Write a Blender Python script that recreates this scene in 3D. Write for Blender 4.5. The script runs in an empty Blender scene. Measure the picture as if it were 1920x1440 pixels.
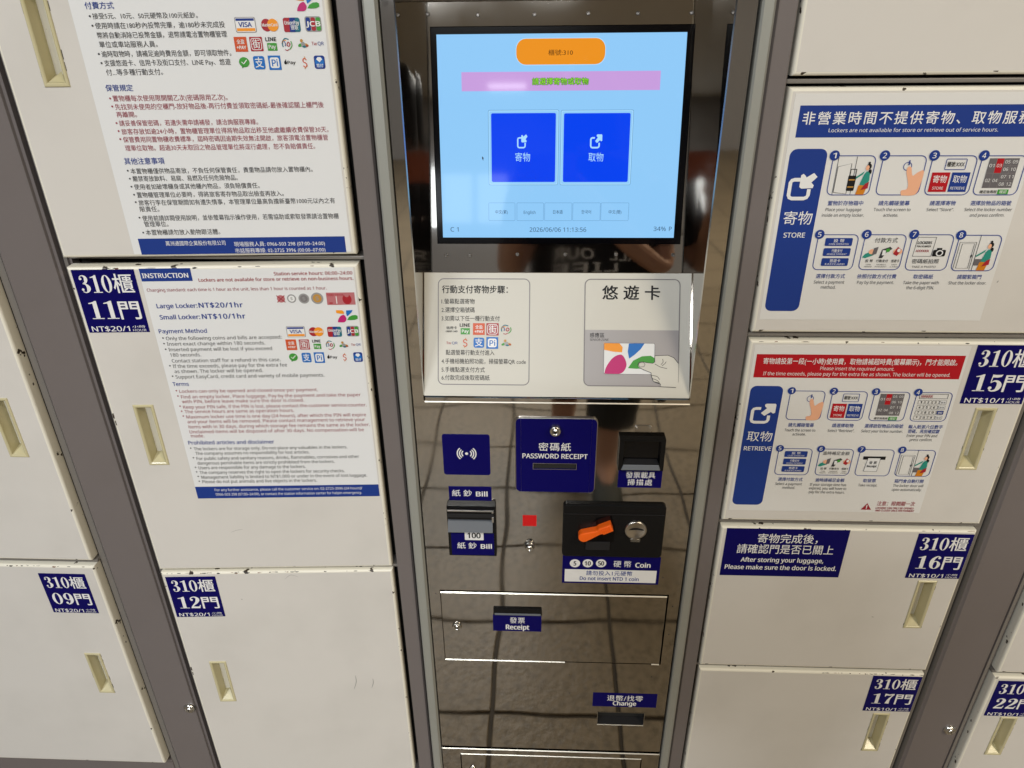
import bpy, math, random
from mathutils import Vector, Matrix
random.seed(7)
C = bpy.context.scene.collection
scene = bpy.context.scene

# ------------------------------------------------------------------ camera
F_PX, CX, CY = 1331.0, 960.0, 720.0
CAM = Vector((0.0, -0.84, 1.45))
YAW = math.radians(2.3)
_d = Vector((988 - CX, 3296 - CY, F_PX)).normalized()          # world "down" seen from the camera
_U = -_d
_X0 = Vector((1, 0, 0)); _X0 = (_X0 - _d * _X0.dot(_d)).normalized()
_Y0 = _U.cross(_X0)
if _Y0.z < 0: _Y0 = -_Y0
_X = _X0 * math.cos(YAW) - _Y0 * math.sin(YAW)
_Y = _Y0 * math.cos(YAW) + _X0 * math.sin(YAW)
RT = Matrix((_X, _Y, _U))                                       # camera space (x right, y down, z forward) -> world
cam_data = bpy.data.cameras.new('camera'); cam = bpy.data.objects.new('camera', cam_data); C.objects.link(cam)
cam_data.sensor_width = 36.0; cam_data.lens = 36.0 * F_PX / 1920.0
cam_data.clip_start = 0.02; cam_data.clip_end = 100
_r = RT @ Vector((1, 0, 0)); _u = RT @ Vector((0, -1, 0)); _b = RT @ Vector((0, 0, -1))
cam.matrix_world = Matrix(((_r.x, _u.x, _b.x, CAM.x), (_r.y, _u.y, _b.y, CAM.y), (_r.z, _u.z, _b.z, CAM.z), (0, 0, 0, 1)))
scene.camera = cam

# ------------------------------------------------------------------ world, exposure
world = bpy.data.worlds.new('World'); scene.world = world; world.use_nodes = True
bgn = world.node_tree.nodes['Background']
bgn.inputs[0].default_value = (0.88, 0.89, 0.92, 1); bgn.inputs[1].default_value = 0.14
scene.view_settings.view_transform = 'Standard'; scene.view_settings.look = 'None'
scene.view_settings.exposure = 0.22; scene.view_settings.gamma = 1.0

# ------------------------------------------------------------------ materials
MATS = {}
def mat(name, col, rough=0.5, metal=0.0, spec=0.5, bump=None, var=None, emit=None, coat=0.0, rvar=None):
    m = bpy.data.materials.new(name); m.use_nodes = True; nt = m.node_tree; b = nt.nodes['Principled BSDF']
    b.inputs['Base Color'].default_value = (*col, 1); b.inputs['Roughness'].default_value = rough
    b.inputs['Metallic'].default_value = metal; b.inputs['Specular IOR Level'].default_value = spec
    b.inputs['Coat Weight'].default_value = coat
    tc = nt.nodes.new('ShaderNodeTexCoord')
    def noise(scale, detail=3, stretch=None):
        n = nt.nodes.new('ShaderNodeTexNoise'); n.inputs['Scale'].default_value = scale; n.inputs['Detail'].default_value = detail
        if stretch:
            mp = nt.nodes.new('ShaderNodeMapping'); mp.inputs['Scale'].default_value = stretch
            nt.links.new(tc.outputs['Object'], mp.inputs[0]); nt.links.new(mp.outputs[0], n.inputs['Vector'])
        else: nt.links.new(tc.outputs['Object'], n.inputs['Vector'])
        return n
    if bump:
        last = None
        for (scale, dist, detail) in bump:
            n = noise(scale, detail); bp = nt.nodes.new('ShaderNodeBump'); bp.inputs['Distance'].default_value = dist; bp.inputs['Strength'].default_value = 1
            nt.links.new(n.outputs['Fac'], bp.inputs['Height'])
            if last: nt.links.new(last.outputs[0], bp.inputs['Normal'])
            last = bp
        nt.links.new(last.outputs[0], b.inputs['Normal'])
    if var:
        scale, amt, col2, lo, hi = var
        n = noise(scale, 6); r = nt.nodes.new('ShaderNodeMapRange'); r.inputs[1].default_value = lo; r.inputs[2].default_value = hi; r.inputs[4].default_value = amt
        mx = nt.nodes.new('ShaderNodeMix'); mx.data_type = 'RGBA'; mx.inputs[6].default_value = (*col, 1); mx.inputs[7].default_value = (*col2, 1)
        nt.links.new(n.outputs['Fac'], r.inputs[0]); nt.links.new(r.outputs[0], mx.inputs[0]); nt.links.new(mx.outputs[2], b.inputs['Base Color'])
    if rvar:                                             # smears and finger grease: uneven sheen
        n = noise(rvar[0], 5); r = nt.nodes.new('ShaderNodeMapRange'); r.inputs[1].default_value = 0.45; r.inputs[2].default_value = 0.7; r.inputs[3].default_value = rough; r.inputs[4].default_value = rvar[1]
        nt.links.new(n.outputs['Fac'], r.inputs[0]); nt.links.new(r.outputs[0], b.inputs['Roughness'])
    if emit is not None:
        b.inputs['Emission Color'].default_value = (*col, 1); b.inputs['Emission Strength'].default_value = emit * (0.86 if name.startswith('screen') else 1)
        b.inputs['Base Color'].default_value = (0.004, 0.004, 0.004, 1); b.inputs['Roughness'].default_value = 0.05; b.inputs['Specular IOR Level'].default_value = 0.4
    MATS[name] = m
    return m
def srgb(r, g, b):
    f = lambda c: (c / 255 / 12.92) if c / 255 <= 0.04045 else ((c / 255 + 0.055) / 1.055) ** 2.4
    return (f(r), f(g), f(b))
mat('door_paint', (0.665, 0.640, 0.605), 0.34, rvar=(5, 0.55), bump=[(900, 0.00004, 2), (6, 0.0012, 2)], var=(6, 0.6, (0.54, 0.52, 0.485), 0.45, 0.8))
mat('door_edge', (0.80, 0.77, 0.67), 0.38, bump=[(300, 0.0001, 3)], var=(55, 1.0, (0.035, 0.022, 0.012), 0.655, 0.67))
mat('handle_plastic', (0.56, 0.51, 0.32), 0.22, var=(30, 0.6, (0.55, 0.50, 0.27), 0.5, 0.8))
mat('mauve_steel', (0.162, 0.142, 0.139), 0.42, metal=0.0, bump=[(600, 0.00004, 2)], var=(14, 0.4, (0.15, 0.13, 0.125), 0.45, 0.7))
mat('groove_steel', (0.20, 0.185, 0.17), 0.40, metal=0.15)
mat('dark_gap', (0.012, 0.012, 0.012), 0.8)
mat('aluminium', (0.40, 0.41, 0.38), 0.38, metal=0.45, bump=[(500, 0.00003, 2)])
mat('mirror_steel', (0.45, 0.425, 0.39), 0.03, metal=1.0, rvar=(9, 0.065), bump=[(4.2, 0.0013, 1), (10, 0.0006, 0), (420, 0.0000035, 2)], var=(3, 0.5, (0.42, 0.39, 0.345), 0.4, 0.8))
mat('chip_rust', (0.16, 0.06, 0.02), 0.7)
mat('chrome', (0.66, 0.65, 0.63), 0.22, metal=1.0)
mat('edge_glint', (0.85, 0.80, 0.70), 0.38, metal=1.0)  # paler than the other steel: the glint of its edges is put into the colour
mat('brushed_steel', (0.55, 0.52, 0.48), 0.28, metal=1.0)
mat('white_vinyl', (0.62, 0.605, 0.55), 0.42, spec=0.3)
mat('sheet_white', (0.76, 0.77, 0.78), 0.38)
mat('sheet_cream', (0.73, 0.725, 0.71), 0.38)
mat('ink_black', (0.012, 0.012, 0.014), 0.5, spec=0.2)
mat('ink_grey', (0.045, 0.045, 0.05), 0.5, spec=0.25)
mat('ink_red', (0.33, 0.015, 0.03), 0.45)
mat('ink_wine', (0.30, 0.03, 0.06), 0.45)
mat('ink_blue', (0.02, 0.05, 0.27), 0.45)
mat('banner_blue', (0.013, 0.042, 0.245), 0.45, spec=0.25)
mat('banner_red', (0.44, 0.008, 0.016), 0.45, spec=0.25)
mat('navy', (0.0032, 0.002, 0.098), 0.38, spec=0.12)
mat('print_white', (0.80, 0.80, 0.80), 0.4)
mat('box_grey', (0.37, 0.35, 0.355), 0.35)
mat('line_grey', (0.20, 0.185, 0.19), 0.4)
mat('scuff_grey', (0.36, 0.345, 0.33), 0.5)
mat('dull_screw', (0.16, 0.15, 0.14), 0.35, metal=0.8)
mat('black_plastic', (0.007, 0.007, 0.0075), 0.25, spec=0.22, bump=[(700, 0.00004, 2)])
mat('black_gloss', (0.002, 0.002, 0.003), 0.08, spec=0.3)
mat('grey_plastic', (0.16, 0.175, 0.20), 0.25)
mat('dark_plastic', (0.018, 0.018, 0.020), 0.3, spec=0.3)
mat('orange_plastic', (0.90, 0.13, 0.008), 0.3)
mat('red_tape', (0.62, 0.006, 0.008), 0.45)
mat('orange_logo', srgb(205, 80, 30), 0.45); mat('crimson', srgb(165, 25, 40), 0.45); mat('green', srgb(60, 150, 50), 0.45)
mat('magenta', srgb(190, 20, 110), 0.45); mat('sky_blue', srgb(0, 105, 190), 0.45); mat('amber', srgb(240, 150, 25), 0.45)
mat('teal_cloth', srgb(35, 140, 125), 0.45); mat('ochre_cloth', srgb(205, 125, 20), 0.45); mat('skin_print', srgb(235, 175, 140), 0.45)
mat('cell_grey', (0.13, 0.12, 0.13), 0.45); mat('gold', srgb(190, 140, 60), 0.45); mat('silver', srgb(150, 150, 150), 0.4)
mat('note_pink', srgb(185, 110, 115), 0.45); mat('turquoise', srgb(0, 105, 125), 0.45)
mat('screen_blue', srgb(146, 204, 250), emit=0.98); mat('screen_orange', srgb(236, 146, 30), emit=1.0)
mat('screen_pink', srgb(200, 158, 222), emit=1.0); mat('screen_button', srgb(0, 66, 240), emit=1.0)
mat('screen_text', srgb(30, 60, 95), emit=1.0); mat('screen_dark', srgb(40, 25, 10), emit=1.0)
mat('screen_white', srgb(170, 222, 255), emit=1.0); mat('screen_green', srgb(150, 235, 60), emit=1.0); mat('screen_shadow', srgb(40, 70, 40), emit=1.0)
mat('screen_line', srgb(95, 145, 190), emit=1.0)
mat('skin', (0.55, 0.30, 0.20), 0.5); mat('black_cloth', (0.010, 0.010, 0.013), 0.8); mat('grey_cloth', (0.035, 0.035, 0.034), 0.85)
mat('hair', (0.01, 0.008, 0.007), 0.5); mat('shoe_cloth', (0.05, 0.055, 0.05), 0.7); mat('shirt_print', (0.75, 0.74, 0.70), 0.7)
mat('phone_case', (0.5, 0.11, 0.03), 0.35)
mat('tile_stone', (0.205, 0.158, 0.098), 0.45, bump=[(60, 0.0022, 5)], var=(48, 0.7, (0.105, 0.080, 0.047), 0.44, 0.66))
mat('grout', (0.055, 0.043, 0.030), 0.8)
mat('ceiling_paint', (0.55, 0.52, 0.47), 0.8)
mat('hall_wall', (0.30, 0.29, 0.29), 0.5)
mat('lamp_glow', (1.0, 0.97, 0.92), emit=6.0); mat('lamp_dim', (1.0, 0.97, 0.92), emit=2.5); mat('daylight_glass', (0.86, 0.93, 1.0), emit=3.2)
mat('lamp_housing', (0.5, 0.5, 0.5), 0.5)
# the stretch of floor beyond the laid tiles: same tiling as a pattern
def floor_material():
    m = bpy.data.materials.new('far_floor'); m.use_nodes = True; nt = m.node_tree; b = nt.nodes['Principled BSDF']; b.inputs['Roughness'].default_value = 0.5
    tc = nt.nodes.new('ShaderNodeTexCoord'); br = nt.nodes.new('ShaderNodeTexBrick'); br.offset = 0
    br.inputs['Color1'].default_value = (0.205, 0.158, 0.098, 1); br.inputs['Color2'].default_value = (0.185, 0.143, 0.09, 1); br.inputs['Mortar'].default_value = (0.055, 0.043, 0.030, 1)
    br.inputs['Scale'].default_value = 1; br.inputs['Brick Width'].default_value = 0.295; br.inputs['Row Height'].default_value = 0.295; br.inputs['Mortar Size'].default_value = 0.005
    nt.links.new(tc.outputs['Object'], br.inputs['Vector']); nt.links.new(br.outputs['Color'], b.inputs['Base Color'])
    return m
MATS['far_floor'] = floor_material()

# ------------------------------------------------------------------ planes the parts are laid out on
class Plane:
    def __init__(s, O, ex, ey, a0=0.0, b0=0.0):
        s.O = Vector(O); s.ex = Vector(ex).normalized(); s.ey = Vector(ey).normalized(); s.n = s.ex.cross(s.ey).normalized(); s.a0 = a0; s.b0 = b0
        if s.n.y > 0: s.n = -s.n
    def P(s, a, b, h=0.0): return s.O + s.ex * (a - s.a0) + s.ey * (b - s.b0) + s.n * h
    def px(s, u, v):                                  # a measured spot of the photograph, on this plane, in metres
        r = RT @ Vector(((u - CX) / F_PX, (v - CY) / F_PX, 1.0))
        t = (s.O - CAM).dot(s.n) / r.dot(s.n); q = CAM + r * t - s.O
        return q.dot(s.ex) + s.a0, q.dot(s.ey) + s.b0
    def rect(s, u0, v0, u1, v1):                      # (left, bottom, right, top)
        um, vm = (u0 + u1) / 2, (v0 + v1) / 2
        a0 = s.px(u0, v0)[0]; a1 = s.px(u1, v1)[0]; b1 = s.px(um, v0)[1]; b0 = s.px(um, v1)[1]
        return a0, b0, a1, b1
WALL = Plane((0, 0, 0), (1, 0, 0), (0, 0, 1))
PB = Plane((-0.227, 0, 0), (0.362, 0.018, 0), (0, 0, 1), a0=-0.227)
SCR = Plane((0, 0.068, 1.148), (1, 0, 0), (0, 0.16, 1))
SHELF = Plane((0, 0.0, 0.996), (1, 0, 0), (0, 0.068, 0.152))

# ------------------------------------------------------------------ mesh buffer
def rr(a0, b0, a1, b1, rad, seg=5, inset=0.0):
    a0 += inset; b0 += inset; a1 -= inset; b1 -= inset
    if rad > 1e-6: rad = max(rad - inset, 1.1e-6)
    if rad < 1e-6: return [(a0, b0), (a1, b0), (a1, b1), (a0, b1)]
    pts = []
    for (cx_, cy_, s) in ((a1 - rad, b0 + rad, -90), (a1 - rad, b1 - rad, 0), (a0 + rad, b1 - rad, 90), (a0 + rad, b0 + rad, 180)):
        for k in range(seg + 1):
            t = math.radians(s + 90 * k / seg); pts.append((cx_ + rad * math.cos(t), cy_ + rad * math.sin(t)))
    return pts
def ell(ca, cb, ra, rb, n=24, rot=0):
    return [(ca + ra * math.cos(2 * math.pi * k / n) * math.cos(rot) - rb * math.sin(2 * math.pi * k / n) * math.sin(rot),
             cb + ra * math.cos(2 * math.pi * k / n) * math.sin(rot) + rb * math.sin(2 * math.pi * k / n) * math.cos(rot)) for k in range(n)]
def spline(pts, n=6):
    out = []
    P = [pts[0]] + list(pts) + [pts[-1]]
    for i in range(1, len(P) - 2):
        for k in range(n):
            t = k / n; q = []
            for c in range(len(pts[0])):
                p0, p1, p2, p3 = P[i - 1][c], P[i][c], P[i + 1][c], P[i + 2][c]
                q.append(0.5 * (2 * p1 + (p2 - p0) * t + (2 * p0 - 5 * p1 + 4 * p2 - p3) * t * t + (3 * p1 - p0 - 3 * p2 + p3) * t ** 3))
            out.append(tuple(q))
    out.append(tuple(pts[-1])); return out
ROOTLOC = {}
TEXTS = []; INKS = []
class MB:
    def __init__(s, plane=WALL): s.pl = plane; s.v = []; s.f = []; s.m = []; s.mats = []; s.sm = []
    def mi(s, name):
        if name not in s.mats: s.mats.append(name)
        return s.mats.index(name)
    def face(s, pts3, m, smooth=False):
        i = len(s.v); s.v += [tuple(p) for p in pts3]; s.f.append(list(range(i, i + len(pts3)))); s.m.append(s.mi(m)); s.sm.append(smooth)
    def poly(s, pts, m, h=0.0004): s.face([s.pl.P(a, b, h) for a, b in pts], m)
    def loft(s, rings, m, closed_caps=(False, True), smooth=False):     # rings: lists of 3-d points of equal length
        k = len(rings[0]); base = len(s.v); mi = s.mi(m)
        for r in rings: s.v += [tuple(p) for p in r]
        for j in range(len(rings) - 1):
            for i in range(k):
                i2 = (i + 1) % k
                s.f.append([base + j * k + i, base + j * k + i2, base + (j + 1) * k + i2, base + (j + 1) * k + i]); s.m.append(mi); s.sm.append(smooth)
        if closed_caps[0]: s.f.append([base + i for i in range(k)][::-1]); s.m.append(mi); s.sm.append(False)
        if closed_caps[1]: s.f.append([base + (len(rings) - 1) * k + i for i in range(k)]); s.m.append(mi); s.sm.append(False)
    def prism(s, outline, m, h0, h1, bev=0.0):        # outline: function inset -> pts, or a list
        fn = outline if callable(outline) else (lambda i: outline)
        hs = [(h0, 0.0), (h1 - bev, 0.0)] + ([(h1 - bev * 0.3, bev * 0.3), (h1, bev)] if bev else [])
        s.loft([[s.pl.P(a, b, h) for a, b in fn(i)] for h, i in hs], m, (True, True))
    def box(s, a0, b0, a1, b1, m, h0, h1, bev=0.0, rad=0.0):
        s.prism(lambda i: rr(a0, b0, a1, b1, rad, 5, i), m, h0, h1, bev)
    def lathe(s, ca, cb, prof, m, n=28):              # prof: (radius, h)
        s.loft([[s.pl.P(ca + r * math.cos(2 * math.pi * k / n), cb + r * math.sin(2 * math.pi * k / n), h) for k in range(n)] for r, h in prof], m, (False, True), True)
    def frame(s, a0, b0, a1, b1, w, m, h=0.0004, rad=0.0, seg=5):
        o = rr(a0, b0, a1, b1, max(rad, 1e-5), seg); i = rr(a0 + w, b0 + w, a1 - w, b1 - w, max(rad - w, 1e-5), seg); n = len(o)
        for k in range(n): s.poly([o[k], o[(k + 1) % n], i[(k + 1) % n], i[k]], m, h)
    def stroke(s, pts, w, m, h=0.0006, closed=False):
        W = w if isinstance(w, (list, tuple)) else [w] * len(pts); L = []; Rr = []
        n = len(pts)
        for i, (x, y) in enumerate(pts):
            a = pts[(i - 1) % n] if closed else pts[max(i - 1, 0)]; b = pts[(i + 1) % n] if closed else pts[min(i + 1, n - 1)]
            dx, dy = b[0] - a[0], b[1] - a[1]; l = math.hypot(dx, dy) or 1e-9; nx, ny = -dy / l, dx / l
            L.append((x + nx * W[i] / 2, y + ny * W[i] / 2)); Rr.append((x - nx * W[i] / 2, y - ny * W[i] / 2))
        for i in range(n if closed else n - 1):
            j = (i + 1) % n; s.poly([L[i], Rr[i], Rr[j], L[j]], m, h)
    def text(s, body, a0, a1, b0, hgt, m, h=0.0006, bold=0.0, sp=1.0, keep=False):
        TEXTS.append(dict(mb=s, body=body, a0=a0, a1=a1, b0=b0, hgt=hgt, m=m, h=h, bold=bold, sp=sp, keep=keep))
    def tpx(s, body, u0, u1, v, hpx, m, h=0.0006, bold=0.0, sp=1.0):    # a line of print measured on the photo: left, right, baseline, height
        um = (u0 + u1) / 2
        a0 = s.pl.px(u0, v)[0]; a1 = s.pl.px(u1, v)[0]; b0 = s.pl.px(um, v)[1]; b1 = s.pl.px(um, v - hpx)[1]
        s.text(body, a0, a1, b0, b1 - b0, m, h, bold, sp)
    def build(s, name, parent=None, **props):
        me = bpy.data.meshes.new(name); o = bpy.data.objects.new(name, me); C.objects.link(o)
        loc = ROOTLOC.get(parent.name, Vector((0, 0, 0))) if parent else Vector((0, 0, 0))
        if parent: o.parent = parent; ROOTLOC[o.name] = loc
        INKS.append((s, me, loc))
        for k, v in props.items(): o[k] = v
        s.obj = o
        return o
def thing(name, loc, label, cat, group=None):
    o = bpy.data.objects.new(name, None); C.objects.link(o); o.location = loc; o.empty_display_size = 0.05
    o['label'] = label; o['category'] = cat
    if group: o['group'] = group
    ROOTLOC[o.name] = Vector(loc); return o
def tag(o, label, cat, group=None):
    o['label'] = label; o['category'] = cat
    if group: o['group'] = group
    return o
def plate_holes(mb, a0, b0, a1, b1, holes, m, h, depth, back=None):
    xs = sorted({a0, a1} | {q for r in holes for q in (r[0], r[2])}); ys = sorted({b0, b1} | {q for r in holes for q in (r[1], r[3])})
    xs = [x for x in xs if a0 - 1e-9 <= x <= a1 + 1e-9]; ys = [y for y in ys if b0 - 1e-9 <= y <= b1 + 1e-9]
    for i in range(len(xs) - 1):
        for j in range(len(ys) - 1):
            cxm, cym = (xs[i] + xs[i + 1]) / 2, (ys[j] + ys[j + 1]) / 2
            if any(r[0] < cxm < r[2] and r[1] < cym < r[3] for r in holes): continue
            mb.poly([(xs[i], ys[j]), (xs[i + 1], ys[j]), (xs[i + 1], ys[j + 1]), (xs[i], ys[j + 1])], m, h)
    P = mb.pl.P
    for r in list(holes) + [(a0, b0, a1, b1)]:
        q = [(r[0], r[1]), (r[2], r[1]), (r[2], r[3]), (r[0], r[3])]
        for k in range(4):
            c, d = q[k], q[(k + 1) % 4]; mb.face([P(*c, h), P(*d, h), P(*d, h - depth), P(*c, h - depth)], m)
    for r in holes if back else []:
        mb.poly([(r[0], r[1]), (r[2], r[1]), (r[2], r[3]), (r[0], r[3])], back, h - depth)
def flush():
    """fit every line of print into its measured box, then fill the meshes"""
    need = {}
    for t in TEXTS:
        cjk = any(ord(ch) > 0x2E00 for ch in t['body']); t['cjk'] = cjk
        t['res'] = 1 if t['hgt'] < .0030 and not cjk else 2; need[(t['body'], t['sp'], t['res'])] = cjk
    need[('國', 1.0, 2)] = True; need[('H', 1.0, 2)] = False
    objs = {}; font = None
    try: font = bpy.data.fonts.load(bpy.utils.resource_path('LOCAL') + '/datafiles/fonts/NotoSansHebrew-Regular.woff2')   # ships with Blender; its built-in face is used if absent
    except Exception: font = None
    tmp = bpy.data.collections.new('t'); C.children.link(tmp)
    for k in need:
        c = bpy.data.curves.new('t', 'FONT'); c.body = k[0]; c.space_character = k[1]; c.resolution_u = k[2]; c.fill_mode = 'FRONT'
        if font and not need[k]: c.font = font          # print with Chinese characters keeps the built-in face, which has them
        o = bpy.data.objects.new('t', c); tmp.objects.link(o); objs[k] = o
    dg = bpy.context.evaluated_depsgraph_get(); cache = {}
    for k, o in objs.items():
        me = bpy.data.meshes.new_from_object(o.evaluated_get(dg))
        vs = [(v.co.x, v.co.y) for v in me.vertices]; fs = [list(p.vertices) for p in me.polygons]
        cache[k] = (vs, fs); bpy.data.meshes.remove(me)
    for o in objs.values():
        c = o.data; bpy.data.objects.remove(o); bpy.data.curves.remove(c)
    bpy.data.collections.remove(tmp)
    def yr(k): ys = [v[1] for v in cache[k][0]]; return min(ys), max(ys)
    rc = yr(('國', 1.0, 2)); rl = yr(('H', 1.0, 2))
    for t in TEXTS:
        vs, fs = cache[(t['body'], t['sp'], t['res'])]
        if not vs: continue
        y0, y1 = rc if t['cjk'] else rl
        x0 = min(v[0] for v in vs); x1 = max(v[0] for v in vs)
        sy = t['hgt'] / (y1 - y0); sx = sy if t['keep'] else (t['a1'] - t['a0']) / (x1 - x0)
        ox = (t['a0'] + t['a1']) / 2 - sx * (x0 + x1) / 2 if t['keep'] else t['a0'] - sx * x0
        mb = t['mb']; mi = mb.mi(t['m']); bo = t['bold'] * sy * (0.45 if t['cjk'] else 0.9)
        for kk, (dx, dy) in enumerate([(0, 0)] if bo <= 0 else [(bo, 0), (-bo, 0), (0, bo * .7), (0, -bo * .7)]):
            base = len(mb.v)
            mb.v += [tuple(mb.pl.P(ox + x * sx + dx, t['b0'] + (y - y0) * sy + dy, t['h'] + kk * .00001)) for x, y in vs]
            mb.f += [[base + i for i in f] for f in fs]; mb.m += [mi] * len(fs); mb.sm += [False] * len(fs)
    for s, me, loc in INKS:
        me.from_pydata([(v[0] - loc.x, v[1] - loc.y, v[2] - loc.z) for v in s.v], [], s.f)
        for n in s.mats: me.materials.append(MATS[n])
        me.polygons.foreach_set('material_index', s.m); me.polygons.foreach_set('use_smooth', s.sm); me.update()

# ------------------------------------------------------------------ floor and the hall behind the camera (seen only in the steel)
def setting():
    g = MB(); P = lambda x, y, z=0.0: Vector((x, y, z))
    g.face([P(-9, -8, -0.006), P(9, -8, -0.006), P(9, 1.2, -0.006), P(-9, 1.2, -0.006)], 'grout')
    floor = g.build('floor', None, kind='structure')
    x_lines, y_lines = -0.105, -0.28; T = 0.295
    tm = MB(); tw = T / 2 - 0.005
    tm.loft([[P(-tw, -tw, -0.006), P(tw, -tw, -0.006), P(tw, tw, -0.006), P(-tw, tw, -0.006)],
             [P(-tw, -tw, -0.0015), P(tw, -tw, -0.0015), P(tw, tw, -0.0015), P(-tw, tw, -0.0015)],
             [P(-tw + .002, -tw + .002, 0), P(tw - .002, -tw + .002, 0), P(tw - .002, tw - .002, 0), P(-tw + .002, tw - .002, 0)]], 'tile_stone')
    first = tm.build('floor_tile', floor)
    i = 0
    for ix in range(-5, 6):
        for iy in range(0, 11):
            o = first if i == 0 else bpy.data.objects.new('floor_tile', first.data)
            if i: C.objects.link(o); o.parent = floor
            o.location = (x_lines + T * (ix + 0.5), y_lines + T * (0.5 - iy), random.uniform(-.0006, .0006)); i += 1
    xa, xb = x_lines - 5 * T, x_lines + 6 * T; yb = y_lines - 10 * T
    fl = MB()
    for (a, b, c, d) in ((-9, -8, xa, 0.3), (xb, -8, 9, 0.3), (xa, -8, xb, yb)):
        fl.face([P(a, b, -0.001), P(c, b, -0.001), P(c, d, -0.001), P(a, d, -0.001)], 'far_floor')
    fo = fl.build('far_floor', None, kind='structure')
    c = MB(); c.face([P(-9, -8, 3.2), P(-9, 1.2, 3.2), P(9, 1.2, 3.2), P(9, -8, 3.2)], 'ceiling_paint'); c.build('ceiling', None, kind='structure')
    w = MB(); w.face([P(-9, -8, 0), P(9, -8, 0), P(9, -8, 3.2), P(-9, -8, 3.2)], 'hall_wall')
    w.build('hall_wall', None, kind='structure')
setting()
def shop_front():
    t = thing('window_row', (-1.25, -7.9, 1.7), 'row of bright daylit windows across the hall behind the camera, mirrored in the screen', 'window row')
    P = lambda x, y, z: Vector((x, y, z)); x0, x1 = -2.1, -0.40
    for i in range(4):
        a = x0 + (x1 - x0) * i / 4; b = x0 + (x1 - x0) * (i + 1) / 4
        m = MB(); m.face([P(a + .03, -7.92, 1.72), P(b - .03, -7.92, 1.72), P(b - .03, -7.92, 2.3), P(a + .03, -7.92, 2.3)], 'daylight_glass'); m.build('pane', t)
        m = MB(); m.loft([[P(a - .03, y, 1.65), P(a + .03, y, 1.65), P(a + .03, y, 2.4), P(a - .03, y, 2.4)] for y in (-7.95, -7.88)], 'lamp_housing'); m.build('mullion', t)
shop_front()
def ceiling_light(x, y, sx, sy, power, col, label, glow='lamp_glow'):
    t = thing('ceiling_light', (x, y, 3.2), label, 'ceiling light', 'ceiling lights of the hall behind the camera')
    m = MB(); P = lambda a, b, z: Vector((x + a, y + b, z))
    rg = lambda s, z: [P(-sx / 2 - s, -sy / 2 - s, z), P(sx / 2 + s, -sy / 2 - s, z), P(sx / 2 + s, sy / 2 + s, z), P(-sx / 2 - s, sy / 2 + s, z)]
    m.loft([rg(.05, 3.199), rg(.05, 3.15), rg(.0, 3.15), rg(.0, 3.17)], 'lamp_housing', (False, False)); m.build('lamp_housing', t)
    d = MB(); d.face(rg(0, 3.17), glow); d.build('diffuser', t)
    L = bpy.data.lights.new('lamp', 'AREA'); L.shape = 'RECTANGLE'; L.size = sx; L.size_y = sy; L.energy = power; L.color = col
    lo = bpy.data.objects.new('lamp', L); C.objects.link(lo); lo.parent = t; lo.location = (0, 0, -0.06)
COOL, WARM = (0.93, 0.97, 1.0), (1.0, 0.86, 0.62)
ceiling_light(-1.8, -2.1, 1.2, 0.35, 46, COOL, 'long ceiling light nearest to the lockers, left of the kiosk')
ceiling_light(2.1, -1.9, 1.2, 0.35, 42, WARM, 'long ceiling light nearest to the lockers, right of the kiosk')
ceiling_light(-0.5, -4.2, 1.4, 0.4, 150, COOL, 'long ceiling light far behind the camera, in the middle')
ceiling_light(3.7, -4.4, 1.6, 0.5, 85, WARM, 'long ceiling light far behind the camera, on the right')
ceiling_light(-0.4, -7.2, 0.42, 0.22, 3, COOL, 'small ceiling light above the row of windows', 'lamp_dim')

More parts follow.
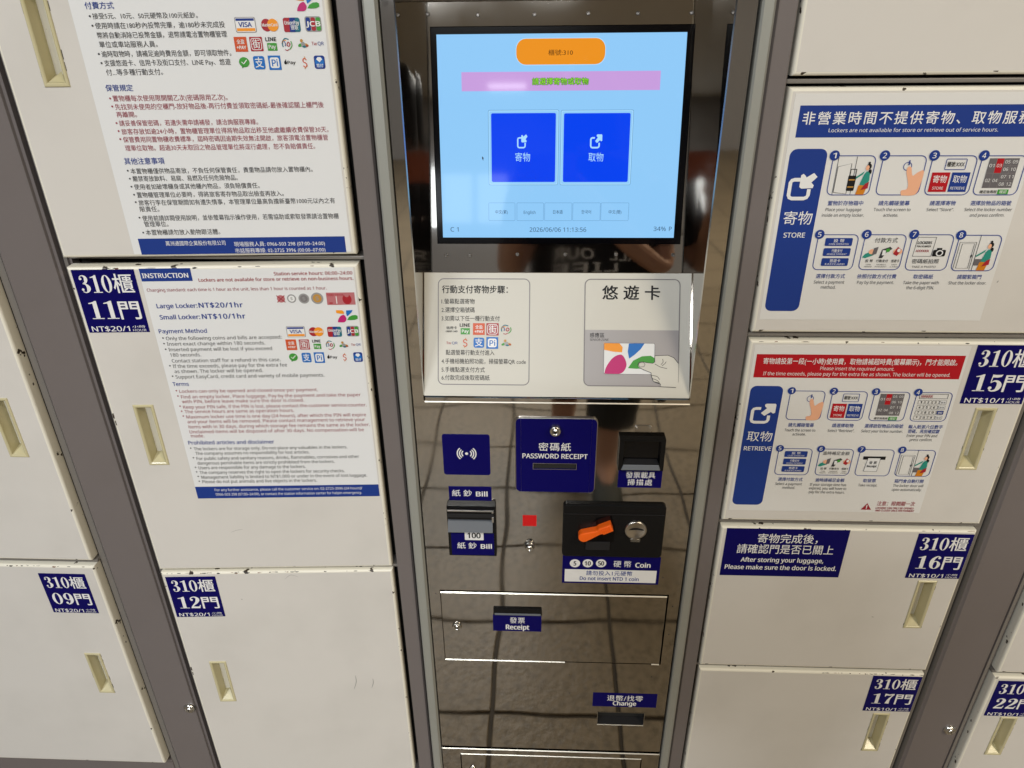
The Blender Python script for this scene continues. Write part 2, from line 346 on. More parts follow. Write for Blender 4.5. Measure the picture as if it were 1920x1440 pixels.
# ------------------------------------------------------------------ locker doors
def door_panel(t, pl, a0, b0, a1, b1, hole):
    m = MB(pl); r = 0.0038
    rect = lambda i: [(a0 + i, b0 + i), (a1 - i, b0 + i), (a1 - i, b1 - i), (a0 + i, b1 - i)]
    hs = [(-0.018, 0), (-r, 0), (-r * .62, r * .08), (-r * .29, r * .29), (-r * .08, r * .62), (0, r)]
    m.loft([[pl.P(a, b, h) for a, b in rect(i)] for h, i in hs], 'door_edge', (True, False))
    o = rect(r); q = [(hole[0], hole[1]), (hole[2], hole[1]), (hole[2], hole[3]), (hole[0], hole[3])]
    for k in range(4):
        k2 = (k + 1) % 4
        m.poly([o[k], o[k2], q[k2], q[k]], 'door_paint', 0)
    return m.build('door_panel', t)
def pull_handle(t, pl, ca, cb, w=0.028, h=0.0975):
    m = MB(pl); P = pl.P
    R = lambda i, it=None, ib=None: [(ca - w / 2 + i, cb - h / 2 + (i if ib is None else ib)), (ca + w / 2 - i, cb - h / 2 + (i if ib is None else ib)),
                         (ca + w / 2 - i, cb + h / 2 - (i if it is None else it)), (ca - w / 2 + i, cb + h / 2 - (i if it is None else it))]
    g = lambda pts, hh: [P(a, b, hh) for a, b in pts]
    rings = [g(R(0), -0.001), g(R(0), 0.0008), g(R(0.0008), 0.0016), g(R(0.0030), 0.0016), g(R(0.0042), 0.0006)]
    m.loft(rings, 'handle_plastic', (False, False))
    # the pocket: straight at the top, a sloping facet at the foot
    m.loft([g(R(0.0042), 0.0006), g(R(0.0056, 0.0046, 0.0125), -0.0200)], 'handle_plastic', (False, True))
    o = m.build('pull_handle', t)
    b = MB(pl); y0 = cb - h / 2 + 0.0046; y1 = cb - h / 2 + 0.0150
    b.face([P(ca - w / 2 + .0046, y0, 0.0002), P(ca + w / 2 - .0046, y0, 0.0002), P(ca, y1, -0.0150)], 'handle_plastic'); b.build('pocket_foot', o)
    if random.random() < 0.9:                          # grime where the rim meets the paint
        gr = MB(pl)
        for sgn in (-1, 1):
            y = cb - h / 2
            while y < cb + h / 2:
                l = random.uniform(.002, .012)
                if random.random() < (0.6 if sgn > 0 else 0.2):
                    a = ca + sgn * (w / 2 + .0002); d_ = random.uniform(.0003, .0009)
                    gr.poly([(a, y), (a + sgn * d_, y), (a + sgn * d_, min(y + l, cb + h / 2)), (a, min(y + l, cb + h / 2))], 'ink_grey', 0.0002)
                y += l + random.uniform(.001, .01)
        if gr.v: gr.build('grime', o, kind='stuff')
    return o
def digit(mb, ch, a0, b0, w, h, m, lift):
    X = lambda p: (a0 + p[0] * w / 0.54, b0 + p[1] * h)
    sw = w / 0.54
    def ring(cx_, cy_, ra, rb, ia, ib):
        o = ell(cx_, cy_, ra, rb, 28); i = ell(cx_, cy_, ia, ib, 28)
        for k in range(28): mb.poly([X(o[k]), X(o[(k + 1) % 28]), X(i[(k + 1) % 28]), X(i[k])], m, lift)
    def rib(pts):
        q = spline([(p[0], p[1], p[2]) for p in pts], 5); mb.stroke([X((p[0], p[1])) for p in q], [max(p[2], .01) * sw * 1.12 for p in q], m, lift)
    def ball(x, y, r=0.07): mb.poly([X(p) for p in ell(x, y, r, r * w / 0.54 / h * 1.0, 14)], m, lift)
    if ch == '0': ring(.27, .5, .26, .5, .11, .46)
    elif ch == '1':
        mb.poly([X(p) for p in ((.21, .03), (.38, .03), (.38, 1), (.32, 1), (.21, .9))], m, lift)
        mb.poly([X(p) for p in ((.06, 0), (.53, 0), (.53, .045), (.06, .045))], m, lift)
        mb.poly([X(p) for p in ((.06, .84), (.21, .86), (.32, 1.0), (.2, .93), (.06, .885))], m, lift + .00002)
    elif ch == '2':
        ball(.13, .73); rib([(.08, .76, .05), (.12, .90, .05), (.27, .975, .05), (.40, .88, .12), (.42, .72, .17), (.34, .5, .12), (.18, .28, .07), (.07, .1, .06)])
        mb.poly([X(p) for p in ((.03, 0), (.46, 0), (.52, .27), (.48, .27), (.43, .15), (.30, .14), (.12, .17), (.03, .1))], m, lift + .00002)
    elif ch == '3':
        ball(.12, .80); rib([(.08, .82, .04), (.13, .93, .04), (.26, .975, .05), (.38, .88, .13), (.39, .74, .16), (.33, .59, .10), (.18, .525, .04)])
        rib([(.18, .525, .04), (.33, .48, .08), (.43, .33, .17), (.42, .2, .17), (.34, .06, .08), (.22, .02, .045), (.1, .08, .05)]); ball(.12, .19)
    elif ch == '5':
        mb.poly([X(p) for p in ((.09, .82), (.3, .81), (.44, .86), (.48, 1.0), (.40, .975), (.2, .97), (.09, 1.0))], m, lift + .00002)
        mb.poly([X(p) for p in ((.08, .5), (.115, .5), (.13, .95), (.09, .95))], m, lift)
        rib([(.1, .50, .03), (.22, .61, .05), (.36, .56, .10), (.44, .38, .17), (.42, .18, .16), (.33, .05, .08), (.2, .02, .05), (.1, .09, .05)]); ball(.12, .19)
    elif ch in '69':
        def Y(p): return p if ch == '6' else (0.54 - p[0], 1 - p[1])
        X0 = X
        def ringy():
            o = ell(.28, .31, .235, .31, 28); i = ell(.285, .31, .085, .265, 28)
            for k in range(28): mb.poly([X0(Y(o[k])), X0(Y(o[(k + 1) % 28])), X0(Y(i[(k + 1) % 28])), X0(Y(i[k]))], m, lift)
        ringy()
        q = spline([(.44, .90, .04), (.34, .975, .045), (.22, .88, .09), (.13, .68, .15), (.115, .42, .16), (.14, .3, .14)], 5)
        mb.stroke([X0(Y((p[0], p[1]))) for p in q], [p[2] * sw * 1.1 for p in q], m, lift + .00002)
        c_ = Y((.41, .85)); mb.poly([X0(p) for p in ell(c_[0], c_[1], .065, .065 * sw / h, 14)], m, lift)
    elif ch == '7':
        mb.poly([X(p) for p in ((.04, .72), (.08, .72), (.12, .83), (.26, .81), (.5, .86), (.5, .99), (.4, .985), (.25, .93), (.1, 1.0), (.04, 1.0))], m, lift + .00002)
        rib([(.47, .9, .05), (.36, .66, .07), (.28, .4, .12), (.24, .02, .19)])
def number_plate(t, pl, a0, b1, num, fee, w=0.0775, h=0.084):
    b0 = b1 - h; m = MB(pl); m.box(a0, b0, a0 + w, b1, 'navy', 0, 0.0006); o = m.build('number_plate', t)
    n = MB(pl); H = 0.0009
    for i, ch in enumerate('310'): digit(n, ch, a0 + w * (.075 + .178 * i), b0 + h * .645, w * .165, h * .275, 'print_white', H)
    n.text('櫃', a0 + w * .615, a0 + w * .935, b0 + h * .635, h * .285, 'print_white', H, bold=0.018)
    for i, ch in enumerate(num): digit(n, ch, a0 + w * (.10 + .245 * i), b0 + h * .225, w * .225, h * .29, 'print_white', H)
    n.text('門', a0 + w * .60, a0 + w * .935, b0 + h * .215, h * .285, 'print_white', H, bold=0.03)
    n.text('NT$%s/1' % fee, a0 + w * .06, a0 + w * .685, b0 + h * .02, h * .082, 'print_white', H, bold=0.012)
    n.text('小時', a0 + w * .735, a0 + w * .95, b0 + h * .07, h * .042, 'print_white', H)
    n.text('HOUR', a0 + w * .735, a0 + w * .955, b0 + h * .015, h * .038, 'print_white', H)
    n.build('lettering', o)
    return o
def locker(pl, a0, b0, a1, b1, hx, label, size, plate=None):
    p0 = pl.P((a0 + a1) / 2, b0, 0)
    t = thing('locker', (p0.x, p0.y, p0.z), label, 'locker', size)
    cb = (b0 + b1) / 2 + (0.0 if b1 - b0 < .4 else 0.0)
    w, h = 0.028, 0.0975
    door_panel(t, pl, a0, b0, a1, b1, (hx - w / 2 + .001, cb - h / 2 + .001, hx + w / 2 - .001, cb + h / 2 - .001))
    pull_handle(t, pl, hx, cb, w, h)
    if plate: number_plate(t, pl, plate[0], plate[1], plate[2], plate[3], plate[4])
    return t
BIG, SMALL = 'large locker doors left of the kiosk', 'small locker doors right of the kiosk'
BX0, BX1 = -0.588, -0.2275
dB10 = locker(PB, BX0, 1.1925, BX1, 1.678, -0.535, 'large locker door with the Chinese rules sheet, upper left of the kiosk', BIG)
dB11 = locker(PB, BX0, 0.6945, BX1, 1.1805, -0.541, 'large locker door 11 with the English INSTRUCTION sheet, beside the white shelf', BIG, (-0.5825, 1.1775, '11', '20', 0.0775))
dB12 = locker(PB, BX0, 0.202, BX1, 0.688, -0.538, 'large blank locker door with number plate 12, beside the receipt drawer', BIG, (-0.582, 0.680, '12', '20', 0.0775))
dA8 = locker(WALL, -1.066, 0.6935, -0.7055, 1.1805, -0.756, 'large locker door without number in view, at the left edge above door 09', BIG)
dA9 = locker(WALL, -1.066, 0.196, -0.7055, 0.682, -0.764, 'large locker door with number plate 09, bottom left corner', BIG, (-0.8015, 0.666, '09', '20', 0.0765))
dA7 = locker(WALL, -1.066, 1.1925, -0.7055, 1.678, -0.756, 'large locker door almost out of the frame at the top left edge', BIG)
CX0, CX1 = 0.2665, 0.6335
dC13 = locker(WALL, CX0, 1.391, CX1, 1.684, 0.587, 'blank small locker door at the top right, above the STORE instruction sheet', SMALL)
dC14 = locker(WALL, CX0, 1.0925, CX1, 1.3795, 0.587, 'small locker door with the blue STORE instruction sheet', SMALL)
dC15 = locker(WALL, CX0, 0.7955, CX1, 1.0815, 0.587, 'small locker door 15 with the red banner and RETRIEVE instruction sheet', SMALL, (0.5505, 1.0775, '15', '10', 0.079))
dC16 = locker(WALL, CX0 + .001, 0.4965, CX1, 0.7835, 0.587, 'small locker door 16 with the navy notice about locking the door', SMALL, (0.552, 0.7775, '16', '10', 0.079))
dC17 = locker(WALL, CX0 + .002, 0.200, CX1, 0.487, 0.5855, 'small locker door with number plate 17 at the bottom', SMALL, (0.552, 0.482, '17', '10', 0.079))
dD22 = locker(WALL, 0.746, 0.200, 1.110, 0.486, 0.797, 'small locker door with number plate 22 at the bottom right corner', SMALL, (0.754, 0.478, '22', '10', 0.079))
dD21 = locker(WALL, 0.746, 0.496, 1.110, 0.784, 1.06, 'small locker door cut by the right edge, above door 22', SMALL)

def paint_chips(t, pl, a0, a1, b1, n, seed):
    rnd = random.Random(seed); r = 0.0038; m = MB(pl); ok = 0
    for k in range(n):
        ca = rnd.uniform(a0, a1); w = rnd.uniform(.0006, .0040) * (2.2 if rnd.random() < .15 else 1); c0 = rnd.uniform(.35, .95); hh = rnd.uniform(.12, .38)
        q = []
        for j in range(9):
            t_ = 2 * math.pi * j / 9; u = ca + w * math.cos(t_) * rnd.uniform(.6, 1.1); v = min(1.25, c0 + hh * math.sin(t_) * rnd.uniform(.5, 1.1))
            q.append(pl.P(u, b1 - (.08 + .54 * v) * r - (max(v - 1, 0)) * r * .6, min(-(.62 - .54 * v) * r, 0) + .00035))
        m.face(q, 'chip_rust' if rnd.random() < .25 else 'ink_black')
    m.build('paint_chip', t, kind='stuff')
paint_chips(dA9, WALL, -0.86, -0.708, 0.682, 16, 3); paint_chips(dB12, PB, BX0, -0.40, 0.688, 34, 5); paint_chips(dB12, PB, -0.40, BX1, 0.688, 12, 6)
paint_chips(dB11, PB, BX0 + .03, BX1, 1.1805, 12, 8); paint_chips(dC17, WALL, 0.46, CX1, 0.487, 26, 9); paint_chips(dC16, WALL, CX0, CX1, 0.7835, 10, 10); paint_chips(dC15, WALL, CX0, CX1, 1.0815, 8, 11); paint_chips(dD22, WALL, 0.746, 0.83, 0.486, 5, 12)

# ------------------------------------------------------------------ cabinet frames between and behind the doors
def cabinet(a0, a1, rails, label):
    t = thing('locker_cabinet', ((a0 + a1) / 2, 0.2, 0.0), label, 'locker cabinet')
    m = MB(WALL); m.box(a0, 0.0, a1, 1.76, 'dark_gap', -0.50, -0.030); m.build('carcass', t)
    p = MB(WALL); p.box(a0, 0.0, a1, 0.188, 'mauve_steel', -0.0299, -0.012, 0.001); p.build('plinth', t)
    for b in rails:
        r = MB(WALL); r.box(a0 + .001, b - 0.0024, a1 - .001, b + 0.0024, 'groove_steel', -0.0299, -0.0065, 0.0012); r.build('rail', t)
    return t
cabinet(-1.07, -0.70, (0.688, 1.1865), 'locker cabinet at the left edge behind doors 09 and its neighbour above')
cabinet(-0.597, -0.2175, (0.691, 1.1865), 'locker cabinet behind doors 11 and 12')
cabinet(0.2625, 0.638, (0.492, 0.7897, 1.087, 1.3853), 'locker cabinet behind small doors 15 to 17')
cabinet(0.742, 1.115, (0.491, 0.790), 'locker cabinet behind door 22 at the right edge')
def post(prof, label, lock=None, mats=None):
    """prof: (x, depth y) outline of the folded front, left to right, extruded over the height"""
    x0 = (prof[0][0] + prof[-1][0]) / 2
    t = thing('frame_post', (x0, 0.02, 0.0), label, 'frame post', 'grey posts between the locker columns')
    z0, z1 = 0.012, 1.74; m = MB()
    for i in range(len(prof) - 1):
        (xa, ya), (xb, yb) = prof[i], prof[i + 1]
        mm = mats[i] if mats else 'mauve_steel'
        m.face([Vector((xa, ya, z0)), Vector((xb, yb, z0)), Vector((xb, yb, z1)), Vector((xa, ya, z1))], mm)
    xa, xb = prof[0][0], prof[-1][0]
    m.face([Vector((xa, .03, z0)), Vector((xb, .03, z0)), Vector((xb, .03, z1)), Vector((xa, .03, z1))], 'dark_gap')
    m.build('post_face', t)
    if lock:
        k = MB(); a, b = lock; yy = 0.004
        k.pl = Plane((0, 0.004, 0), (1, 0, 0), (0, 0, 1))
        k.lathe(a, b, [(.0105, 0), (.0105, .0015), (.0085, .0045), (.0068, .0055), (.0062, .0045), (.0045, .0045), (.0045, .0062), (.003, .0066)], 'chrome'); o = k.build('post_lock', t)
        kk = MB(k.pl); kk.poly([(a - .0006, b - .0028), (a + .0006, b - .0028), (a + .0006, b + .0028), (a - .0006, b + .0028)], 'ink_black', .0068); kk.build('keyhole', o)
    return t
def wide_post(xl, xr, yoff, label, lock):
    d = yoff
    prof = [(xl, .026), (xl, d + .010), (xl + .0095, d + .010), (xl + .0110, d + .0135), (xl + .0135, d + .0135), (xl + .0150, d + .004), (xl + .017, d + .0025),
            (xl + .0195, d), (xr - .0190, d), (xr - .0175, d + .003), (xr - .0135, d + .003), (xr - .0120, d + .010), (xr - .0095, d + .010), (xr - .0085, d + .005),
            (xr - .004, d + .005), (xr - .003, d + .008), (xr, d + .008), (xr, .026)]
    mt = ['mauve_steel'] * (len(prof) - 1); mt[3] = 'dark_gap'; mt[11] = 'dark_gap'
    for i in (1, 4, 13): mt[i] = 'groove_steel'
    return post(prof, label, lock, mt)
wide_post(-0.7010, -0.5975, 0.004, 'wide grey post with a round lock, left of the kiosk beside the English INSTRUCTION sheet', (-0.625, 0.351))
wide_post(0.6370, 0.7410, 0.004, 'wide grey post with a round lock, at the bottom right corner', (0.711, 0.351))
def thin(a, b): return [(a, .024), (a, .004), (a + .0012, .0025), (b - .0022, .0025), (b, .006), (b, .024)]
post(thin(-0.2200, -0.1945), 'narrow grey post left of the steel kiosk')
post([(0.2405, .024), (0.2405, .006), (0.2428, .0025), (0.2615, .0025), (0.2628, .004), (0.2628, .024)], 'narrow grey post right of the steel kiosk')

# ------------------------------------------------------------------ logos
class Cell:
    def __init__(s, mb, r): s.mb = mb; s.a0, s.b0, s.a1, s.b1 = r; s.w = s.a1 - s.a0; s.h = s.b1 - s.b0
    def p(s, x, y): return (s.a0 + x * s.w, s.b0 + y * s.h)
    def poly(s, pts, m, k=1): s.mb.poly([s.p(*q) for q in pts], m, 0.0007 + 0.00012 * k)
    def rect(s, x0, y0, x1, y1, m, k=1, rad=0): a, b = s.p(x0, y0); c, d = s.p(x1, y1); s.mb.poly(rr(a, b, c, d, rad * s.w), m, 0.0007 + 0.00012 * k)
    def frame(s, x0, y0, x1, y1, w, m, k=2, rad=0): a, b = s.p(x0, y0); c, d = s.p(x1, y1); s.mb.frame(a, b, c, d, w * s.w, m, 0.0007 + 0.00012 * k, rad * s.w)
    def ell(s, x, y, rx, ry, m, k=1, rot=0): c = s.p(x, y); s.mb.poly(ell(c[0], c[1], rx * s.w, ry * s.h, 22, rot), m, 0.0007 + 0.00012 * k)
    def line(s, pts, w, m, k=2, closed=False): s.mb.stroke([s.p(*q) for q in pts], w * s.w, m, 0.0007 + 0.00012 * k, closed)
    def curve(s, pts, w, m, k=2): q = spline(pts, 6); s.line(q, w, m, k)
    def text(s, t, x0, x1, y, h, m, k=3, bold=0.0): s.mb.text(t, s.a0 + x0 * s.w, s.a0 + x1 * s.w, s.b0 + y * s.h, h * s.h, m, 0.0007 + 0.00012 * k, bold)
def logo(kind, pl, parent, r, name='payment_logo'):
    mb = MB(pl); c = Cell(mb, pl.rect(*r))
    if kind == 'visa':
        c.rect(-.03, -.04, 1.03, 1.04, 'line_grey', 0, .08); c.rect(0, 0, 1, 1, 'print_white', 1, .07); c.rect(.03, .78, .97, .95, 'banner_blue', 2); c.rect(.03, .06, .97, .27, 'amber', 2); c.text('VISA', .16, .82, .36, .32, 'ink_blue', 3, .03)
    elif kind == 'mc':
        c.ell(.32, .5, .32, .5, 'crimson', 1); c.ell(.68, .5, .32, .5, 'amber', 2); c.text('MasterCard', .05, .95, .4, .24, 'print_white', 3, .02)
    elif kind == 'up':
        c.rect(0, 0, 1, 1, 'turquoise', 1, .12); c.poly([(.05, 0), (.36, 0), (.42, 1), (.12, 1), (0, .9), (0, .1)], 'crimson', 2); c.poly([(.34, 0), (.66, 0), (.74, 1), (.40, 1)], 'banner_blue', 3)
        c.text('UnionPay', .08, .95, .52, .26, 'print_white', 4, .02); c.text('银联', .42, .86, .15, .32, 'print_white', 4, .02)
    elif kind == 'jcb':
        c.rect(-.02, -.02, 1.02, 1.02, 'silver', 0, .15)
        for i, k in enumerate(('banner_blue', 'crimson', 'green')): c.rect(.05 + i * .32, .05, .32 + i * .32, .95, k, 2, .1)
        c.text('JCB', .06, .95, .36, .32, 'print_white', 4, .04)
    elif kind == 'pluspay':
        c.rect(0, 0, 1, 1, 'orange_logo', 1); c.text('全盈', .2, .82, .52, .30, 'print_white', 3, .02); c.text('+PAY', .14, .88, .18, .22, 'print_white', 3, .03)
    elif kind == 'street':
        c.rect(0, 0, 1, 1, 'crimson', 1, .05); c.frame(.08, .08, .92, .92, .05, 'print_white', 2, .2); c.text('街', .2, .8, .2, .6, 'print_white', 3, .03)
    elif kind == 'line':
        c.text('LINE', .02, .95, .70, .27, 'ink_black', 2, .03); c.rect(.1, .0, .95, .56, 'green', 1); c.text('Pay', .22, .84, .16, .26, 'print_white', 3, .02)
    elif kind == 'swirl':
        c.curve([(.1, .3), (.08, .65), (.35, .95), (.7, .88)], .09, 'turquoise'); c.curve([(.9, .75), (.95, .4), (.7, .1)], .08, 'green'); c.curve([(.6, .7), (.78, .55), (.65, .35), (.5, .45), (.58, .66)], .08, 'crimson', 3)
        c.curve([(.25, .1), (.45, .02), (.65, .12)], .07, 'crimson'); c.curve([(.02, .6), (.2, .8), (.45, .8)], .07, 'amber'); c.curve([(.25, .75), (.35, .55), (.3, .35)], .07, 'ink_blue', 3)
    elif kind == 'people':
        c.ell(.38, .75, .13, .16, 'gold', 2); c.ell(.5, .4, .2, .25, 'silver', 2); c.ell(.22, .35, .22, .14, 'green', 1, .4); c.ell(.78, .35, .22, .15, 'gold', 1, -.3); c.ell(.6, .22, .16, .1, 'turquoise', 3); c.ell(.85, .3, .08, .1, 'crimson', 4)
    elif kind == 'twqr':
        c.text('Tw', .0, .42, .2, .6, 'crimson', 2); c.text('QR', .5, 1.0, .2, .6, 'ink_blue', 2)
    elif kind == 'chat':
        c.ell(.5, .55, .5, .45, 'green', 1); c.poly([(.2, .3), (.22, .0), (.5, .15)], 'green', 1); c.line([(.25, .58), (.42, .4), (.78, .75)], .09, 'print_white', 3)
    elif kind == 'alipay':
        c.rect(0, 0, 1, 1, 'sky_blue', 1, .18); c.text('支', .14, .86, .14, .74, 'print_white', 3, .02)
    elif kind == 'pi':
        c.rect(0, 0, 1, 1, 'sky_blue', 1); c.rect(.13, .13, .87, .87, 'print_white', 2, .16); c.text('Pi', .28, .74, .26, .46, 'sky_blue', 3, .02)
    elif kind == 'apple':
        c.ell(.14, .48, .12, .34, 'ink_black', 2); c.ell(.18, .92, .04, .14, 'ink_black', 2, -.5); c.text('Pay', .32, 1.0, .2, .6, 'ink_black', 2, .015)
    elif kind == 'dollar':
        c.curve([(.85, .68), (.6, .82), (.2, .75), (.2, .55), (.7, .45), (.85, .28), (.5, .12), (.1, .25)], .2, 'orange_logo', 2); c.curve([(.3, .0), (.55, .12)], .12, 'gold', 3); c.curve([(.6, .98), (.5, .8)], .12, 'gold', 3)
    elif kind == 'gem':
        c.rect(0, 0, 1, 1, 'banner_blue', 1, .2); c.ell(.5, .5, .42, .42, 'sky_blue', 2); c.poly([(.22, .72), (.36, .88), (.64, .88), (.78, .72), (.5, .5)], 'print_white', 3); c.text('悠付', .18, .82, .12, .26, 'print_white', 4, .02)
    elif kind == 'credit':
        c.text('信用卡', .05, .95, .52, .40, 'ink_black', 2, .02); c.text('CREDIT CARD', .0, 1.0, .1, .22, 'ink_black', 2, .02)
    elif kind == 'petals': petals(c)
    return mb.build(name, parent)
def petals(c):
    q = lambda pts: spline(pts + [pts[0]], 5)
    c.poly([(0, .78), (0, 1), (.30, 1), (.37, .86), (.36, .70), (.18, .72)], 'amber', 2)
    c.poly([(.50, .50), (.47, .72), (.49, .98), (.80, 1), (.72, .80), (.60, .62)], 'sky_blue', 2)
    c.poly(q([(.02, .02), (.06, .25), (.18, .52), (.33, .63), (.41, .52), (.45, .30), (.40, .10), (.30, .01), (.12, .01)]), 'magenta', 2)
    c.poly([(.48, .20), (.58, .44), (.75, .58), (.92, .60), (1, .52), (1, .30), (.85, .20), (.65, .18)], 'green', 2)

# ------------------------------------------------------------------ the Chinese rules sheet (upper left door)
def sheet(t, pl, a0, b0, a1, b1, m='sheet_white', name='instruction_sheet'):
    s = MB(pl); s.box(a0, b0, a1, b1, m, 0, 0.0004); return s.build(name, t)
def banner(t, pl, r, m, rad=0.0, name='banner'):
    s = MB(pl); a, b, c, d = r; s.poly(rr(a, b, c, d, rad), m, 0.0006); return s.build(name, t)
sh = sheet(dB10, PB, -0.499, 1.1965, -0.2335, 1.62)
banner(sh, PB, PB.rect(258, 445, 650, 475), 'banner_blue')
L = MB(PB); HL = 0.0008
def zh(body, u0, u1, v, h=10.5, m='ink_grey', bold=0.0, bullet=True):
    L.tpx(body, u0, u1, v, h, m, HL, bold)
    if bullet:
        a, b = L.pl.px(u0 - 6, v - h * 0.42); L.poly(ell(a, b, .0011, .0011, 8), m, HL)
zh('付費方式', 161, 215, 17, 13, 'ink_blue', .02, False)
zh('接受5元、10元、50元硬幣及100元紙鈔。', 175, 372, 35, 11)
zh('使用時請在180秒內投幣完畢，逾180秒未完成投', 180, 423, 53, 11.5)
zh('幣將自動消除已投幣金額，退幣請電洽置物櫃管理', 184, 427, 71, 11.5, bullet=False)
zh('單位或車站服務人員。', 188, 297, 89, 11.5, bullet=False)
zh('逾時取物時，請補足逾時費用金額，即可領取物件。', 192, 435, 106, 11.5)
zh('支援悠遊卡、信用卡及街口支付、LINE Pay、悠遊', 197, 434, 123, 11.5)
zh('付...等多種行動支付。', 201, 307, 141, 11.5, bullet=False)
zh('保管規定', 200, 251, 171, 12, 'ink_blue', .02, False)
R_ = 'ink_wine'
zh('置物櫃每次使用限開關乙次(密碼限用乙次)。', 213, 428, 189, 11, R_)
zh('先找到未使用的空櫃門-放好物品後-再行付費並領取密碼紙-最後確認關上櫃門後', 217, 608, 204, 11, R_)
zh('再離開。', 220, 258, 220, 10.5, R_, bullet=False)
zh('請妥善保管密碼，若遺失需申請補發，請洽詢服務專線。', 225, 485, 235, 10.5, R_)
zh('旅客存放如逾24小時，置物櫃管理單位得將物品取出移至他處繼續收費保管30天。', 229, 617, 250, 10.5, R_)
zh('保管費用同置物櫃收費標準，屆時密碼因逾期失效無法開啟，旅客須電洽置物櫃管', 232, 616, 265, 10.5, R_)
zh('理單位取物。超過30天未取回之物品管理單位將逕行處理，恕不負賠償責任。', 236, 592, 281, 10.5, R_, bullet=False)
zh('其他注意事項', 235, 310, 308, 12, 'ink_blue', .02, False)
for body, u0, u1, v, bl in (('本置物櫃僅供物品寄放，不負任何保管責任，貴重物品請勿放入置物櫃內。', 246, 587, 324, 1),
    ('嚴禁寄放飲料、易腐、易燃及任何危險物品。', 250, 447, 339, 1), ('使用者如破壞櫃身或其他櫃內物品，須負賠償責任。', 253, 488, 354, 1),
    ('置物櫃管理單位必要時，得將旅客寄存物品取出檢查再放入。', 258, 533, 369, 1),
    ('旅客行李在保管期間如有遺失情事，本管理單位最高負擔新臺幣1000元以內之有', 261, 629, 383, 1), ('限責任。', 264, 300, 397, 0),
    ('使用前請詳閱使用說明，並依螢幕指示操作使用，若需協助或索取發票請洽置物櫃', 268, 636, 412, 1), ('管理單位。', 272, 317, 425, 0),
    ('本置物櫃請勿放入動物跟活體。', 275, 414, 440, 1)):
    zh(body, u0, u1, v, 10, 'ink_grey', bullet=bool(bl))
W_ = 'print_white'
zh('萬洲通國際企業股份有限公司', 312, 424, 460, 8.5, W_, bullet=False)
zh('現場服務人員: 0966-503 298 (07:00–24:00)', 440, 610, 461, 8.5, W_, bullet=False)
zh('市話服務專線: 02-2725 3996 (00:00–07:00)', 442, 611, 473, 8.5, W_, bullet=False)
L.build('lettering', sh)
for k, r in (('petals', (553, -7, 600, 21)), ('visa', (440, 33, 481, 60)), ('mc', (488, 35, 524, 59)), ('up', (530, 33, 565, 60)), ('jcb', (571, 31, 604, 59)),
             ('pluspay', (438, 69, 466, 97)), ('street', (467, 69, 495, 96)), ('line', (497, 69, 522, 95)), ('swirl', (527, 71, 550, 95)), ('people', (557, 71, 580, 92)), ('twqr', (584, 76, 608, 87)),
             ('chat', (447, 107, 470, 128)), ('alipay', (474, 105, 499, 130)), ('pi', (502, 104, 529, 131)), ('apple', (532, 112, 555, 122)), ('dollar', (566, 105, 578, 129)), ('gem', (588, 104, 611, 129))):
    logo(k, PB, sh, r)

# ------------------------------------------------------------------ the English INSTRUCTION sheet (door 11)
sh = sheet(dB11, PB, -0.499, 0.8305, -0.2335, 1.1765)
banner(sh, PB, PB.rect(260, 503, 362, 527), 'banner_blue'); banner(sh, PB, (-0.499, PB.px(540, 932)[1], -0.2335, PB.px(540, 910)[1]), 'banner_blue')
L = MB(PB)
def en(body, u0, u1, v, h=5.8, m='ink_grey', bold=0.006, bullet=False, sp=1.0):
    L.tpx(body, u0, u1, v, h, m, HL, bold, sp)
    if bullet:
        a, b = L.pl.px(u0 - 6, v - h * 0.42); L.poly(ell(a, b, .0011, .0011, 8), m, HL)
en('INSTRUCTION', 268, 354, 520.5, 8.5, W_, .025)
en('Station service hours: 06:00–24:00', 514, 661, 515, 6, 'ink_red', .012)
en('Lockers are not available for store or retrieve on non-business hours.', 373, 663, 526, 6, 'ink_red', .012)
en('Charging standard: each time is 1 hour as the unit, less than 1 hour is counted as 1 hour.', 276, 613, 544.5, 5.8, R_, 0)
en('Large Locker:', 295, 371, 577, 8, 'ink_blue', .02); en('NT$20/1hr', 374, 456, 576, 9, 'ink_blue', .025, sp=1.1)
en('Small Locker:', 301, 376, 598, 8, 'ink_blue', .02); en('NT$10/1hr', 380, 461, 597, 9, 'ink_blue', .025, sp=1.1)
en('Payment Method', 299, 389, 624, 7.6, 'ink_blue', .012)
for body, u0, u1, v, bl in (('Only the following coins and bills are accepted:', 312, 529, 636, 1), ('Insert exact change within 180 seconds.', 314, 498, 646.5, 1),
    ('Inserted payment will be lost if you exceed', 317, 511, 657, 1), ('180 seconds.', 320, 378, 668, 0), ('Contact station staff for a refund in this case.', 323, 527, 678, 0),
    ('If the time exceeds, please pay for the extra fee', 325, 539, 688, 1), ('as shown. The locker will be opened.', 328, 494, 698, 0),
    ('Support EasyCard, credit card and variety of mobile payments.', 330, 609, 707.5, 1)): en(body, u0, u1, v, 6.3, 'ink_grey', 0, bool(bl))
en('Terms', 325, 355, 723, 7, 'ink_blue', .012)
